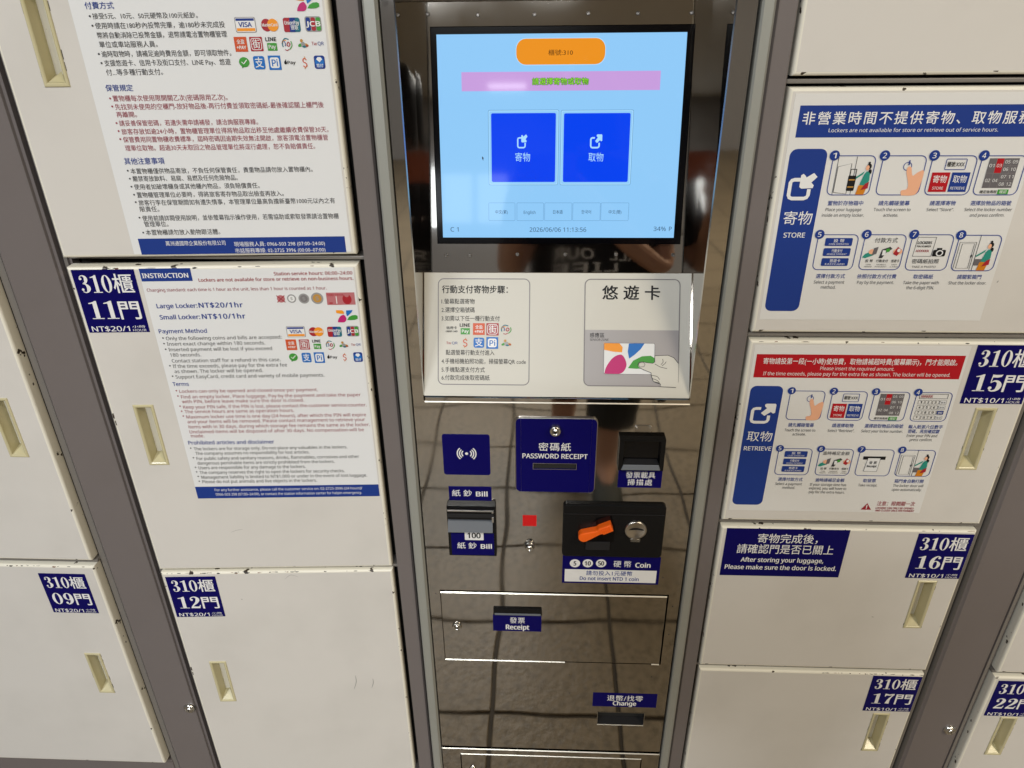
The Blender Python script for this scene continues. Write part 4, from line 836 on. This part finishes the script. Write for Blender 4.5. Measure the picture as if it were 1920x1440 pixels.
# sloping white shelf
SH = math.hypot(.068, .152)
w = MB(SHELF); w.box(OX0, 0.0, OX1, SH, 'mirror_steel', -.004, -.0002); w.build('shelf_plate', K)
l = MB(); l.box(-0.1560, 0.9888, 0.1990, 0.9955, 'mirror_steel', -0.02, 0.0018, .0008); l.build('shelf_lip', K)
s = MB(SHELF); s.box(OX0 + .0012, .0006, OX1 - .0012, SH - .0008, 'white_vinyl', -.0002, .0004); sv = s.build('shelf_sticker', K)
s = MB(SHELF)
def hrect(u0, v0, u1, v1): return SHELF.rect(u0, v0, u1, v1)
a0 = SHELF.px(819, 523)[0]; a1 = SHELF.px(994, 523)[0]; bb1 = SHELF.px(905, 522)[1]; bb0 = SHELF.px(905, 722)[1]
a0 = (SHELF.px(819, 530)[0] + SHELF.px(823, 715)[0]) / 2; a1 = (SHELF.px(995, 530)[0] + SHELF.px(992, 715)[0]) / 2
s.frame(a0, bb0, a1, bb1, .0013, 'line_grey', .0006, .008)
for body, u0, u1, v, hh, bo in (('行動支付寄物步驟：', 829, 952, 550, 14, .022), ('1.螢幕點選寄物', 828, 890, 570, 9.5, 0.006), ('2.選擇空箱號碼', 828, 890, 586, 9.5, 0.006), ('3.如需以下任一種行動支付', 828, 937, 602, 9.5, 0.006),
    ('點選螢幕行動支付進入', 836, 927, 666, 9.5, 0.006), ('4.手機相機拍照功能，掃描螢幕QR code', 828, 986, 682.5, 9.5, 0.006), ('5.手機點選支付方式', 828, 909, 698, 9.5, 0.006), ('6.付款完成後取密碼紙', 828, 918, 713, 9.5, 0.006)):
    s.tpx(body, u0, u1, v, hh, 'ink_black', .0006, bo * 1.6)
s.build('mobile_payment_steps', sv)
for k, r in (('credit', (836, 611, 858, 624)), ('line', (862, 606, 882, 627)), ('pluspay', (887, 606, 909, 628)), ('street', (912, 606, 935, 629)), ('swirl', (939, 609, 959, 627)), ('twqr', (837, 639, 858, 647)),
             ('dollar', (868, 633, 877, 652)), ('alipay', (888, 633, 908, 652)), ('pi', (912, 632, 934, 654)), ('people', (940, 635, 959, 651))): logo(k, SHELF, sv, r)
s = MB(SHELF); a0 = (SHELF.px(1096, 530)[0] + SHELF.px(1094, 715)[0]) / 2; a1 = (SHELF.px(1276, 530)[0] + SHELF.px(1272, 715)[0]) / 2
s.frame(a0, bb0, a1, bb1, .0013, 'line_grey', .0009, .008, 5)
bm = SHELF.px(1185, 619)[1]
ou = [q for q in rr(a0 + .0005, bb0 + .0005, a1 - .0005, bm, .008, 5)]; lo = rr(a0 + .0005, bb0 + .0005, a1 - .0005, bm + .02, .008, 5); lo = [(x, min(y, bm)) for x, y in lo]
s.poly(lo, 'box_grey', .0006)
s.tpx('悠 遊 卡', 1129, 1237, 562, 25, 'ink_black', .0008, .045); s.tpx('感應區', 1106, 1133, 633, 8.5, 'ink_black', .0008, .012, 1.1); s.tpx('SENSOR ZONE', 1106, 1141, 639, 4.2, 'ink_black', .0008)
s.build('card_reader_print', sv)
s = MB(SHELF); c = Cell(s, SHELF.rect(1132, 643, 1227, 702)); c.rect(0, 0, 1, 1, 'sheet_white', 1, .04); petals(c); c.frame(0, 0, 1, 1, .008, 'line_grey', 4, .04)
hand = [(.67, .30), (.69, .38), (.75, .41), (.84, .38), (.96, .36), (1.0, .40), (1.0, .60), (1.25, .62), (1.37, .54), (1.46, .36), (1.46, -.30), (1.42, -.40), (1.12, -.38), (1.12, -.30), (.98, -.22), (.94, -.05), (.93, .06), (.80, .14), (.70, .22)]
c.poly(hand, 'white_vinyl', 6)
c.line(hand[:9] + hand[9:10], .010, 'ink_black', 7); c.line(hand[11:], .010, 'ink_black', 7); c.line([(.71, .24), (.68, .30), (.70, .37), (.78, .39), (.81, .33), (.79, .25)], .008, 'ink_black', 8, True)
c.curve([(1.0, .34), (1.12, .24), (1.24, .20)], .009, 'ink_black', 7); c.curve([(1.12, .32), (1.16, .40), (1.15, .50)], .009, 'ink_black', 7); c.curve([(1.14, .28), (1.20, .36), (1.22, .42)], .009, 'ink_black', 7)
c.curve([(.93, -.02), (1.05, -.06), (1.10, -.16)], .009, 'ink_black', 7); c.curve([(.95, -.12), (1.05, -.18), (1.10, -.26)], .009, 'ink_black', 7); c.curve([(.99, -.22), (1.08, -.26), (1.12, -.31)], .009, 'ink_black', 7)
s.build('card_and_hand_picture', sv)

# --- controls on the front panel
def sticker(parent, r, m='navy', name='label_sticker', th=.0005, rad=0.0004, h0=0.0, lines=(), pl=WALL):
    s = MB(pl); s.box(*r, m, h0, h0 + th, 0, rad); o = s.build(name, parent)
    if lines:
        t = MB(pl)
        for body, u0, u1, v, hh, bo, mm, *sp in lines: t.tpx(body, u0, u1, v, hh, mm, h0 + th + .0003, bo, sp[0] if sp else 1.0)
        t.build('lettering', o)
    return o
def key_lock(parent, a, b_, r=.0085, pl=WALL, h0=0.0, proud=.006, plug=True):
    m = MB(pl); m.lathe(a, b_, [(r, h0), (r, h0 + .0012), (r * .86, h0 + proud * .75), (r * .80, h0 + proud), (r * .56, h0 + proud), (r * .52, h0 + proud - .002), (r * .40, h0 + proud - .002), (r * .36, h0 + proud + .0004), (.0001, h0 + proud + .0004)], 'chrome'); o = m.build('key_lock', parent)
    k = MB(pl); k.poly([(a - r * .30, b_ - r * .1), (a + r * .1, b_ - r * .1), (a + r * .1, b_ + r * .12), (a - r * .30, b_ + r * .12)], 'ink_black', h0 + proud + .0008); k.poly(ell(a + r * .05, b_, r * .2, r * .2, 12), 'ink_black', h0 + proud + .0009); k.build('keyhole', o)
    return o
r = WALL.rect(828, 814, 920, 890); o = sticker(K, r, rad=.004, name='contactless_sticker')
t = MB(); ca, cb = WALL.px(875, 850)
t.poly(ell(ca, cb, .0022, .0022, 18), 'print_white', .0008)
for sg in (-1, 1):
    for rad in (.0056, .0088, .0120):
        pts = [(ca + sg * (rad * math.cos(math.radians(x)) + .0012), cb + rad * math.sin(math.radians(x))) for x in range(-48, 49, 8)]; t.stroke(pts, .0017, 'print_white', .0008)
t.build('contactless_symbol', o)
# password receipt plate
r = WALL.rect(967, 783, 1113, 919); m = MB(); m.box(r[0] - .0012, r[1] - .0012, r[2] + .0012, r[3] + .0012, 'brushed_steel', 0, .0030, .0012, .0075)
m.build('receipt_frame', K)
slot = WALL.rect(1000, 866, 1080, 876)
s = MB(); plate_holes(s, r[0] + .0072, r[1], r[2] - .0072, r[3], [slot], 'navy', .0045, .0014, 'dark_gap')
for q in ((r[0] + .0002, r[0] + .0072), (r[2] - .0072, r[2] - .0002)):
    left = q[0] < 0; 
    pts = rr(r[0], r[1], r[2], r[3], .0070, 6)
    pp = [(max(min(x, q[1]), q[0]) if False else x, y) for x, y in pts]
    sel = [(x, y) for x, y in pp if (x <= q[1] + 1e-6 if q[0] < (r[0] + r[2]) / 2 else x >= q[0] - 1e-6)]
    s.prism(sel, 'navy', .003, .0045)
pw = s.build('password_receipt_plate', K)
t = MB(); t.frame(slot[0] - .0006, slot[1] - .0008, slot[2] + .0006, slot[3] + .0006, .0007, 'brushed_steel', .0048)
t.tpx('密碼紙', 1010, 1070, 842, 14.5, W_, .0050, .02, 1.15); t.tpx('PASSWORD RECEIPT', 980, 1101, 856, 8.6, W_, .0050, .02); t.build('lettering', pw)
a, b_ = WALL.px(1041, 802); key_lock(K, a, b_, .0088, h0=.0045, proud=.007)
# scanner with its bracket
r = WALL.rect(1190, 797, 1222, 809); m = MB(); m.box(*r, 'brushed_steel', 0, .0012, .0004, .003); br = m.build('scanner_bracket', K)
for u in (1194, 1219):
    a, b_ = WALL.px(u, 800); q = MB(); q.lathe(a, b_, [(.0022, .0012), (.002, .0022), (.0009, .0024), (.0008, .0016)], 'brushed_steel', 12); q.build('screw', br)
x0, x1 = WALL.px(1159, 850)[0], WALL.px(1244, 850)[0]; z0, z1 = WALL.px(1200, 875)[1], WALL.px(1200, 817)[1]
m = MB()
plate_holes(m, x0, z0, x1, z1, [(x0 + .006, z0 + .0105, x1 - .006, z1 - .003)], 'black_plastic', .010, .010)
hx0, hx1, hz0, hz1 = x0 + .006, x1 - .006, z0 + .0105, z1 - .003
m.face([Vector((hx0, -.0095, hz0)), Vector((hx1, -.0095, hz0)), Vector((hx1 - .003, -.001, hz0 + .004)), Vector((hx0 + .003, -.001, hz0 + .004))], 'dark_plastic')
m.build('scanner_housing', K)
g = MB(); g.box(hx0 + .0001, hz0, hx1 - .0001, hz1, 'black_gloss', -.0005, .0015); g.build('scanner_window', K)
g = MB(); P = lambda x, y, z: Vector((x, y, z))
g.loft([[P(x0 + .004, -.0101, z0 + .0012), P(x1 - .004, -.0101, z0 + .0012), P(x1 - .007, -.0101, z0 + .0098), P(x0 + .007, -.0101, z0 + .0098)], [P(x0 + .005, -.0118, z0 + .002), P(x1 - .005, -.0118, z0 + .002), P(x1 - .008, -.0108, z0 + .009), P(x0 + .008, -.0108, z0 + .009)]], 'grey_plastic'); g.build('scanner_sill', K)
sticker(K, WALL.rect(1160, 879, 1239, 914), lines=[('發票載具', 1173, 1228, 896, 11.5, .02, W_), ('掃描處', 1176, 1222, 909.5, 11, .02, W_, 1.2)])
# banknote acceptor
sticker(K, WALL.rect(841, 912, 922, 938), lines=[('紙 鈔', 848, 885, 930, 11.5, .02, W_), ('Bill', 893, 914, 930, 8.5, .03, W_)])
x0, x1 = WALL.px(841, 990)[0], WALL.px(932, 990)[0] - .001; z0, z1 = WALL.px(888, 1036)[1], WALL.px(886, 944)[1]
D = .014
m = MB(); m.box(x0, z0, x1, z1, 'black_plastic', 0, D * .55, .001, .001)
hgt = z1 - z0
m.loft([[P(x0 + .001, -D * .55, z0 + hgt * f1), P(x1 - .001, -D * .55, z0 + hgt * f1), P(x1 - .001, -D * .55, z0 + hgt * f2), P(x0 + .001, -D * .55, z0 + hgt * f2)] if k == 0 else
        [P(x0 + .001, -D, z0 + hgt * (f1 + .02)), P(x1 - .001, -D, z0 + hgt * (f1 + .02)), P(x1 - .001, -D, z0 + hgt * (f2 - .03)), P(x0 + .001, -D, z0 + hgt * (f2 - .03))] for f1, f2 in ((.78, 1.0),) for k in (0, 1)], 'black_plastic')
m.build('banknote_acceptor', K); ba = m.obj
for f1, f2, y, mm, nm in ((.955, .975, D + .0006, 'brushed_steel', 'trim_line'), (.84, .91, D + .0005, 'dark_plastic', 'bezel_strip'), (.77, .785, D * .55 + .0012, 'brushed_steel', 'trim_line')):
    q = MB(); q.box(x0 + .002, z0 + hgt * f1, x1 - .003, z0 + hgt * f2, mm, D * .5, y, .0003); q.build(nm, ba)
q = MB(); q.loft([[P(x0 + .0015, -D * .55, z0 + hgt * .545), P(x1 - .0045, -D * .55, z0 + hgt * .545), P(x1 - .0045, -D * .55, z0 + hgt * .75), P(x0 + .0015, -D * .55, z0 + hgt * .75)],
                  [P(x0 + .0015, -D - .002, z0 + hgt * .555), P(x1 - .0045, -D - .002, z0 + hgt * .555), P(x1 - .0045, -D * .8, z0 + hgt * .74), P(x0 + .0015, -D * .8, z0 + hgt * .74)]], 'grey_plastic'); q.build('banknote_lip', ba)
for f1, f2 in ((.93, .975), (.75, .86)):
    q = MB(); q.box(x1 - .0055, z0 + hgt * f1, x1 - .0025, z0 + hgt * f2, 'chrome', D * .5, D + .0009, .0005); q.build('status_light', ba)
PLB = Plane((0, -D * .55, 0), (1, 0, 0), (0, 0, 1))
st = sticker(ba, (x0 + .0045, z0 + .0022, x1 - .0035, z0 + hgt * .475), pl=PLB, lines=[('紙 鈔', 858, 894, 1028, 11, .02, W_), ('Bill', 902, 922, 1028, 8, .03, W_)])
q = MB(PLB); r = PLB.rect(871, 995, 907, 1012); q.poly(rr(*r, .0012), 'print_white', .0008); q.tpx('100', 877, 901, 1008, 9.5, 'ink_black', .0010, .03); q.build('value_badge', st)
# red tape, push lock
r = WALL.rect(980, 966, 1006, 986); sticker(K, r, 'red_tape', 'red_indicator')
a, b_ = WALL.px(993, 1022)
m = MB(); m.lathe(a, b_, [(.0088, 0), (.0086, .0012), (.0070, .0040), (.0058, .0050), (.0056, .0085), (.0046, .0098), (.0022, .0100), (.0020, .0080)], 'chrome'); m.build('push_lock', K)
# coin acceptor
r = list(WALL.rect(1056, 943, 1239, 1040)); m = MB()
lev = (WALL.px(1128, 1003)[0], WALL.px(1128, 1003)[1])
m.box(r[0], r[1], r[2], r[3], 'black_plastic', 0, .0060, .0018, .006); cn = m.build('coin_acceptor', K)
q = MB(); yb = WALL.px(1150, 960)[1]; q.box(r[0] + .002, yb - .0004, r[2] - .002, yb + .0004, 'dark_plastic', .0055, .0066, .0002); q.build('bezel_line', cn)
q = MB(); pp = [WALL.px(*w_) for w_ in ((1085, 996), (1102, 985), (1118, 966), (1146, 962), (1152, 985), (1150, 1010), (1142, 1014), (1128, 1022), (1100, 1018), (1086, 1008))]; q.poly(pp, 'black_gloss', .0063); q.build('lever_recess', cn)
q = MB(); rrx = WALL.rect(1098, 1010, 1142, 1025); q.box(*rrx, 'dark_plastic', .005, .0078, .0006, .0008); q.build('return_chute', cn)
LP = Plane((0, -.0060, 0), (1, 0, 0), (0, 0, 1))
q = MB(LP); rg = []
c0 = LP.px(1094, 999); c1 = LP.px(1146, 981); ang = math.atan2(c1[1] - c0[1], c1[0] - c0[0]); ln = math.hypot(c1[0] - c0[0], c1[1] - c0[1])
def lever_outline(i):
    o_ = []
    R0 = .0080 - i; R1 = .0046 - i
    for k in range(13): t_ = math.pi / 2 + math.pi * k / 12; o_.append((R0 * math.cos(t_), R0 * math.sin(t_)))
    o_ += [(ln * .22, -.0068 + i), (ln * .50, -.0046 + i), (ln * .62, -.0046 + i), (ln * .66, -.0070 + i), (ln - i, -.0062 + i), (ln + .001 - i, .0062 - i), (ln * .60, .0058 - i), (ln * .50, .0040 - i), (ln * .25, .0062 - i)]
    return [(c0[0] + x * math.cos(ang) - y * math.sin(ang), c0[1] + x * math.sin(ang) + y * math.cos(ang)) for x, y in o_]
q.loft([[LP.P(x, y, hh) for x, y in lever_outline(ii)] for hh, ii in ((0.0005, 0), (.0105, 0), (.0118, .0006), (.0122, .0016))], 'orange_plastic', (True, True)); lv = q.build('return_lever', cn)
q = MB(LP)
for k in range(6):
    t_ = ln * (.60 + .065 * k)
    def X_(x, y): return (c0[0] + x * math.cos(ang) - y * math.sin(ang), c0[1] + x * math.sin(ang) + y * math.cos(ang))
    q.prism([X_(t_, -.0032), X_(t_ + .0009, -.0032), X_(t_ + .0009, .0042), X_(t_, .0042)], 'orange_plastic', .0120, .0131)
q.build('grip_ridges', lv)
a, b_ = WALL.px(1191, 988); q = MB(); q.lathe(a, b_, [(.0162, .006), (.0162, .0080), (.0148, .0098), (.0132, .0090), (.0001, .0080)], 'brushed_steel', 36); sl = q.build('coin_slot', cn)
q = MB(); sp_ = spline([(a - .0112, b_ + .0008), (a - .006, b_ + .0042), (a + .002, b_ + .0046), (a + .0112, b_ + .0022), (a + .0112, b_ + .0004), (a + .002, b_ + .0014), (a - .006, b_ + .0010)], 3); q.poly(sp_, 'ink_black', .0089); q.build('slit', sl)
q = MB(); q.loft([[P(a - .0075, -.006, b_ - .0215), P(a + .0085, -.006, b_ - .0215), P(a + .0095, -.006, b_ - .0160), P(a - .0085, -.006, b_ - .0160)], [P(a - .006, -.0095, b_ - .0205), P(a + .007, -.0095, b_ - .0205), P(a + .008, -.0085, b_ - .0165), P(a - .007, -.0085, b_ - .0165)]], 'chrome'); q.build('coin_guide', cn)
o = sticker(K, WALL.rect(1055, 1043, 1234, 1094), name='coin_label', lines=[('硬 幣', 1150, 1183, 1063, 11.5, .012, W_), ('Coin', 1191, 1219, 1063.5, 8.5, .03, W_)])
q = MB(); r = WALL.rect(1059, 1068, 1229, 1091); q.poly(rr(*r, .0003), 'print_white', .0008); q.tpx('請勿投入1元硬幣', 1099, 1185, 1078.5, 8.3, 'ink_blue', .0010, .02, 1.1); q.tpx('Do not insert NTD 1 coin', 1087, 1197, 1087.5, 6.3, 'ink_blue', .0010, .02)
for u, t_ in ((1078, '5'), (1102, '10'), (1127, '50')):
    a, b_ = WALL.px(u, 1055.5); rad = WALL.px(u + 9.8, 1055)[0] - a; q.poly(ell(a, b_, rad, rad, 24), 'print_white', .0008); k = .5 if t_ == '5' else 1.25; q.text(t_, a - rad * .36 * k * 1.2, a + rad * .36 * k * 1.2, b_ - rad * .5, rad, 'ink_black', .0010, .03)
q.build('lettering', o)
# receipt drawer
m = MB(); m.box(*drawer, 'mirror_steel', -.012, .0022, .0009); dr = m.build('receipt_drawer', K)
def bright_edge(parent, a0, a1, b, h, w=.0011):      # pale strip added for the glint along a sheet edge, facing up at 45 degrees
    m = MB(); m.face([Vector((a0, -h - w, b - w)), Vector((a1, -h - w, b - w)), Vector((a1, -h + .0002, b + w * .6)), Vector((a0, -h + .0002, b + w * .6))], 'edge_glint'); return m.build('glint_strip', parent)
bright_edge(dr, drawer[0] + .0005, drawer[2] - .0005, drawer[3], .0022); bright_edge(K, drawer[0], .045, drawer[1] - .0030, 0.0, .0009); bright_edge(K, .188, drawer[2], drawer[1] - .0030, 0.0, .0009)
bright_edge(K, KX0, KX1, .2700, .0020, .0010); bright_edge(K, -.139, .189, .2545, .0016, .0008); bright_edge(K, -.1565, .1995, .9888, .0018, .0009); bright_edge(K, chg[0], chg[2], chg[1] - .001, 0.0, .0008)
DP = Plane((0, -.0022, 0), (1, 0, 0), (0, 0, 1))
a, b_ = DP.px(857, 1173); key_lock(K, a, b_, .0078, DP, proud=.0045)
q = MB(DP); r = DP.rect(925, 1139, 1016, 1152); q.box(*r, 'black_plastic', 0, .0030, .0008, .0020); q.box(r[0] + .002, r[1] + .0012, r[2] - .002, r[1] + .0050, 'grey_plastic', .0031, .0036, .0002); q.build('receipt_slot', dr)
sticker(dr, DP.rect(924, 1153, 1015, 1183), pl=DP, lines=[('發票', 956, 984, 1168, 10.5, .02, W_, 1.1), ('Receipt', 949, 992, 1179.5, 8.5, .03, W_)])
# change return
sticker(K, WALL.rect(1112, 1300, 1230, 1325), lines=[('退幣/找零', 1138, 1205, 1314, 10, .02, W_, 1.1), ('Change', 1149, 1192, 1322, 7.5, .03, W_)])
q = MB(); q.frame(chg[0] - .0008, chg[1] - .0014, chg[2] + .0008, chg[3] + .0008, .0008, 'chrome', .0004); q.face([P(chg[0], -.0002, chg[1]), P(chg[2], -.0002, chg[1]), P(chg[2], .013, chg[1] + .004), P(chg[0], .013, chg[1] + .004)], 'dark_plastic'); q.build('change_tray', K)
# lowest panel
m = MB(); plate_holes(m, KX0, .03, KX1, .2700, [(-.1400, .06, .1900, .2560)], 'mirror_steel', .0020, .012); m.build('base_panel', K)
m = MB(); m.box(-.1385, .0615, .1885, .2545, 'mirror_steel', -.01, .0016, .0008); m.build('base_drawer', K); a, b_ = WALL.px(887, 1441); key_lock(K, a, b_, .0070, h0=.0016)
for (u, v) in ((817, 1113), (1261, 1137), (1254, 1190), (1222, 1269), (1068, 1266), (1068, 1300), (1243, 1083)):
    a, b_ = WALL.px(u, v); q = MB(); q.poly(ell(a, b_, .0009, .0009, 8), 'ink_grey', .0003); q.build('rivet', K)

# ------------------------------------------------------------------ the photographer, mirrored in the steel
def photographer():
    T = thing('person', (0.16, -1.20, 0), 'person in black printed T-shirt and wide cropped trousers photographing the kiosk', 'person')
    V = [(0.17, -1.28, .92), (0.17, -1.28, 1.08), (0.17, -1.27, 1.26), (0.165, -1.26, 1.40), (0.15, -1.25, 1.50), (0.14, -1.23, 1.58), (0.14, -1.22, 1.68),      # 0-6 pelvis..head
         (0.26, -1.27, .86), (0.245, -1.24, .48), (0.225, -1.22, .09), (0.225, -1.12, .035),         # right side leg 7-10
         (0.09, -1.29, .86), (0.08, -1.34, .48), (0.075, -1.40, .09), (0.075, -1.30, .035),         # 11-14
         (0.34, -1.25, 1.40), (0.38, -1.20, 1.14), (0.16, -0.98, 1.31), (0.085, -0.93, 1.385),       # arm 15-18
         (-0.01, -1.25, 1.40), (-0.09, -1.20, 1.14), (-0.08, -0.99, 1.31), (-0.065, -0.93, 1.385)]     # arm 19-22
    E = [(0, 1), (1, 2), (2, 3), (3, 4), (4, 5), (5, 6), (0, 7), (7, 8), (8, 9), (9, 10), (0, 11), (11, 12), (12, 13), (13, 14), (3, 15), (15, 16), (16, 17), (17, 18), (3, 19), (19, 20), (20, 21), (21, 22)]
    Rr = [.13, .12, .13, .11, .05, .075, .07, .085, .058, .038, .035, .085, .058, .038, .035, .055, .042, .032, .026, .055, .042, .032, .026]
    # fingers curled round the phone
    for root, sx in ((18, 1), (22, -1)):
        bx, by, bz = V[root]
        for k in range(4):
            i = len(V); V += [(bx - sx * .012, by + .03, bz + .035 - .018 * k), (bx - sx * .035, by + .055, bz + .038 - .018 * k)]; E += [(root, i), (i, i + 1)]; Rr += [.0095, .0085]
        i = len(V); V += [(bx - sx * .018, by + .01, bz - .035), (bx - sx * .042, by + .02, bz - .028)]; E += [(root, i), (i, i + 1)]; Rr += [.011, .009]
    me = bpy.data.meshes.new('body'); me.from_pydata([(x - .16, y + 1.20, z) for x, y, z in V], E, []); me.materials.append(MATS['skin'])
    o = bpy.data.objects.new('body', me); C.objects.link(o); o.parent = T
    md = o.modifiers.new('skin', 'SKIN'); me.skin_vertices[0].data[0].use_root = True
    for i, r_ in enumerate(Rr): me.skin_vertices[0].data[i].radius = (r_, r_)
    o.modifiers.new('sub', 'SUBSURF').levels = 2; o.modifiers['sub'].render_levels = 2
    def tube(name, rings, m, n=20, caps=(False, False)):
        b = MB(); b.loft([[Vector((x + rx * math.cos(2 * math.pi * k / n), y + ry * math.sin(2 * math.pi * k / n), z)) for k in range(n)] for x, y, z, rx, ry in rings], m, caps, True); return b.build(name, T)
    tube('t_shirt', [(.17, -1.28, .86, .20, .15), (.17, -1.28, 1.0, .20, .15), (.17, -1.27, 1.2, .205, .15), (.165, -1.26, 1.36, .205, .145), (.16, -1.26, 1.44, .18, .12), (.15, -1.255, 1.49, .085, .08)], 'black_cloth')
    for pts in (((.30, -1.26, 1.40), (.36, -1.225, 1.24)), ((.02, -1.26, 1.40), (-.06, -1.225, 1.24))):
        b = MB(); rings = []
        for k in range(4):
            f_ = k / 3; x, y, z = (pts[0][i] + (pts[1][i] - pts[0][i]) * f_ for i in range(3)); rings.append([Vector((x + .075 * math.cos(2 * math.pi * j / 14), y + .07 * math.sin(2 * math.pi * j / 14), z + .03 * math.cos(2 * math.pi * j / 14) * (1 if x > .16 else -1))) for j in range(14)])
        b.loft(rings, 'black_cloth', (False, False), True); b.build('sleeve', T)
    tube('trouser_leg', [(.25, -1.26, .93, .12, .13), (.255, -1.25, .6, .115, .12), (.245, -1.235, .40, .10, .11), (.235, -1.225, .26, .085, .095)], 'grey_cloth')
    tube('trouser_leg', [(.09, -1.29, .93, .12, .13), (.08, -1.33, .6, .11, .12), (.08, -1.36, .42, .095, .10), (.078, -1.38, .30, .08, .09)], 'grey_cloth')
    for x, y in ((.225, -1.19), (.075, -1.37)):
        b = MB(); rings = []
        for f_, w_, hh in ((-.07, .03, .07), (-.05, .045, .095), (0, .05, .10), (.05, .052, .08), (.10, .055, .06), (.15, .045, .045), (.17, .02, .03)):
            rings.append([Vector((x + w_ * math.cos(2 * math.pi * j / 12), y + f_, max(0.0, hh / 2 + hh / 2 * math.sin(2 * math.pi * j / 12)))) for j in range(12)])
        b.loft(rings, 'shoe_cloth', (True, True), True); b.build('shoe', T)
    b = MB(); rings = []
    for k in range(7):
        t_ = math.pi / 2 * k / 6; rings.append([Vector((.14 + .098 * math.cos(t_) * math.cos(2 * math.pi * j / 18), -1.235 + .105 * math.cos(t_) * math.sin(2 * math.pi * j / 18), 1.66 + .115 * math.sin(t_))) for j in range(18)])
    rings.insert(0, [Vector((.14 + .098 * math.cos(2 * math.pi * j / 18), -1.26 + .085 * math.sin(2 * math.pi * j / 18), 1.52)) for j in range(18)]); b.loft(rings, 'hair', (False, True), True); b.build('hair', T)
    FP = Plane((0, -1.140, 0), (-1, 0, 0), (0, 0, 1)); FP.n = Vector((0, 1, 0))
    q = MB(FP)
    for w_, x0_, x1_, z_, hh in (('ENJOY', -.28, -.05, 1.27, .045), ('ALL YOUR', -.29, -.03, 1.180, .030), ('LIFE', -.22, -.03, 1.138, .030), ('OUTSIDE', -.27, -.05, 1.06, .04)): q.text(w_, x0_, x1_, z_, hh, 'shirt_print', .018, .02)
    q.build('shirt_print', T)
    b = MB(); b.loft([[Vector((x + .235, -1.20 + .02 * s_, z)) for x, s_, z in ((0, 0, 1.45), (.02, 0, 1.45), (.02, 1, 1.45), (0, 1, 1.45))], [Vector((x + .36, -1.10 + .02 * s_, z)) for x, s_, z in ((0, 0, .40), (.02, 0, .40), (.02, 1, .40), (0, 1, .40))]], 'black_cloth', (True, True)); b.build('bag_strap', T)
    t2 = thing('phone', (0.0, -.875, 1.38), 'phone held up in both hands by the photographer', 'phone')
    b = MB(); b.loft([[Vector((x, -.880, z)) for x, z in rr(-.066, 1.372, .090, 1.445, .008)], [Vector((x, -.872, z)) for x, z in rr(-.066, 1.372, .090, 1.445, .008)]], 'phone_case', (True, True)); b.build('phone_case', t2)
photographer()
flush()
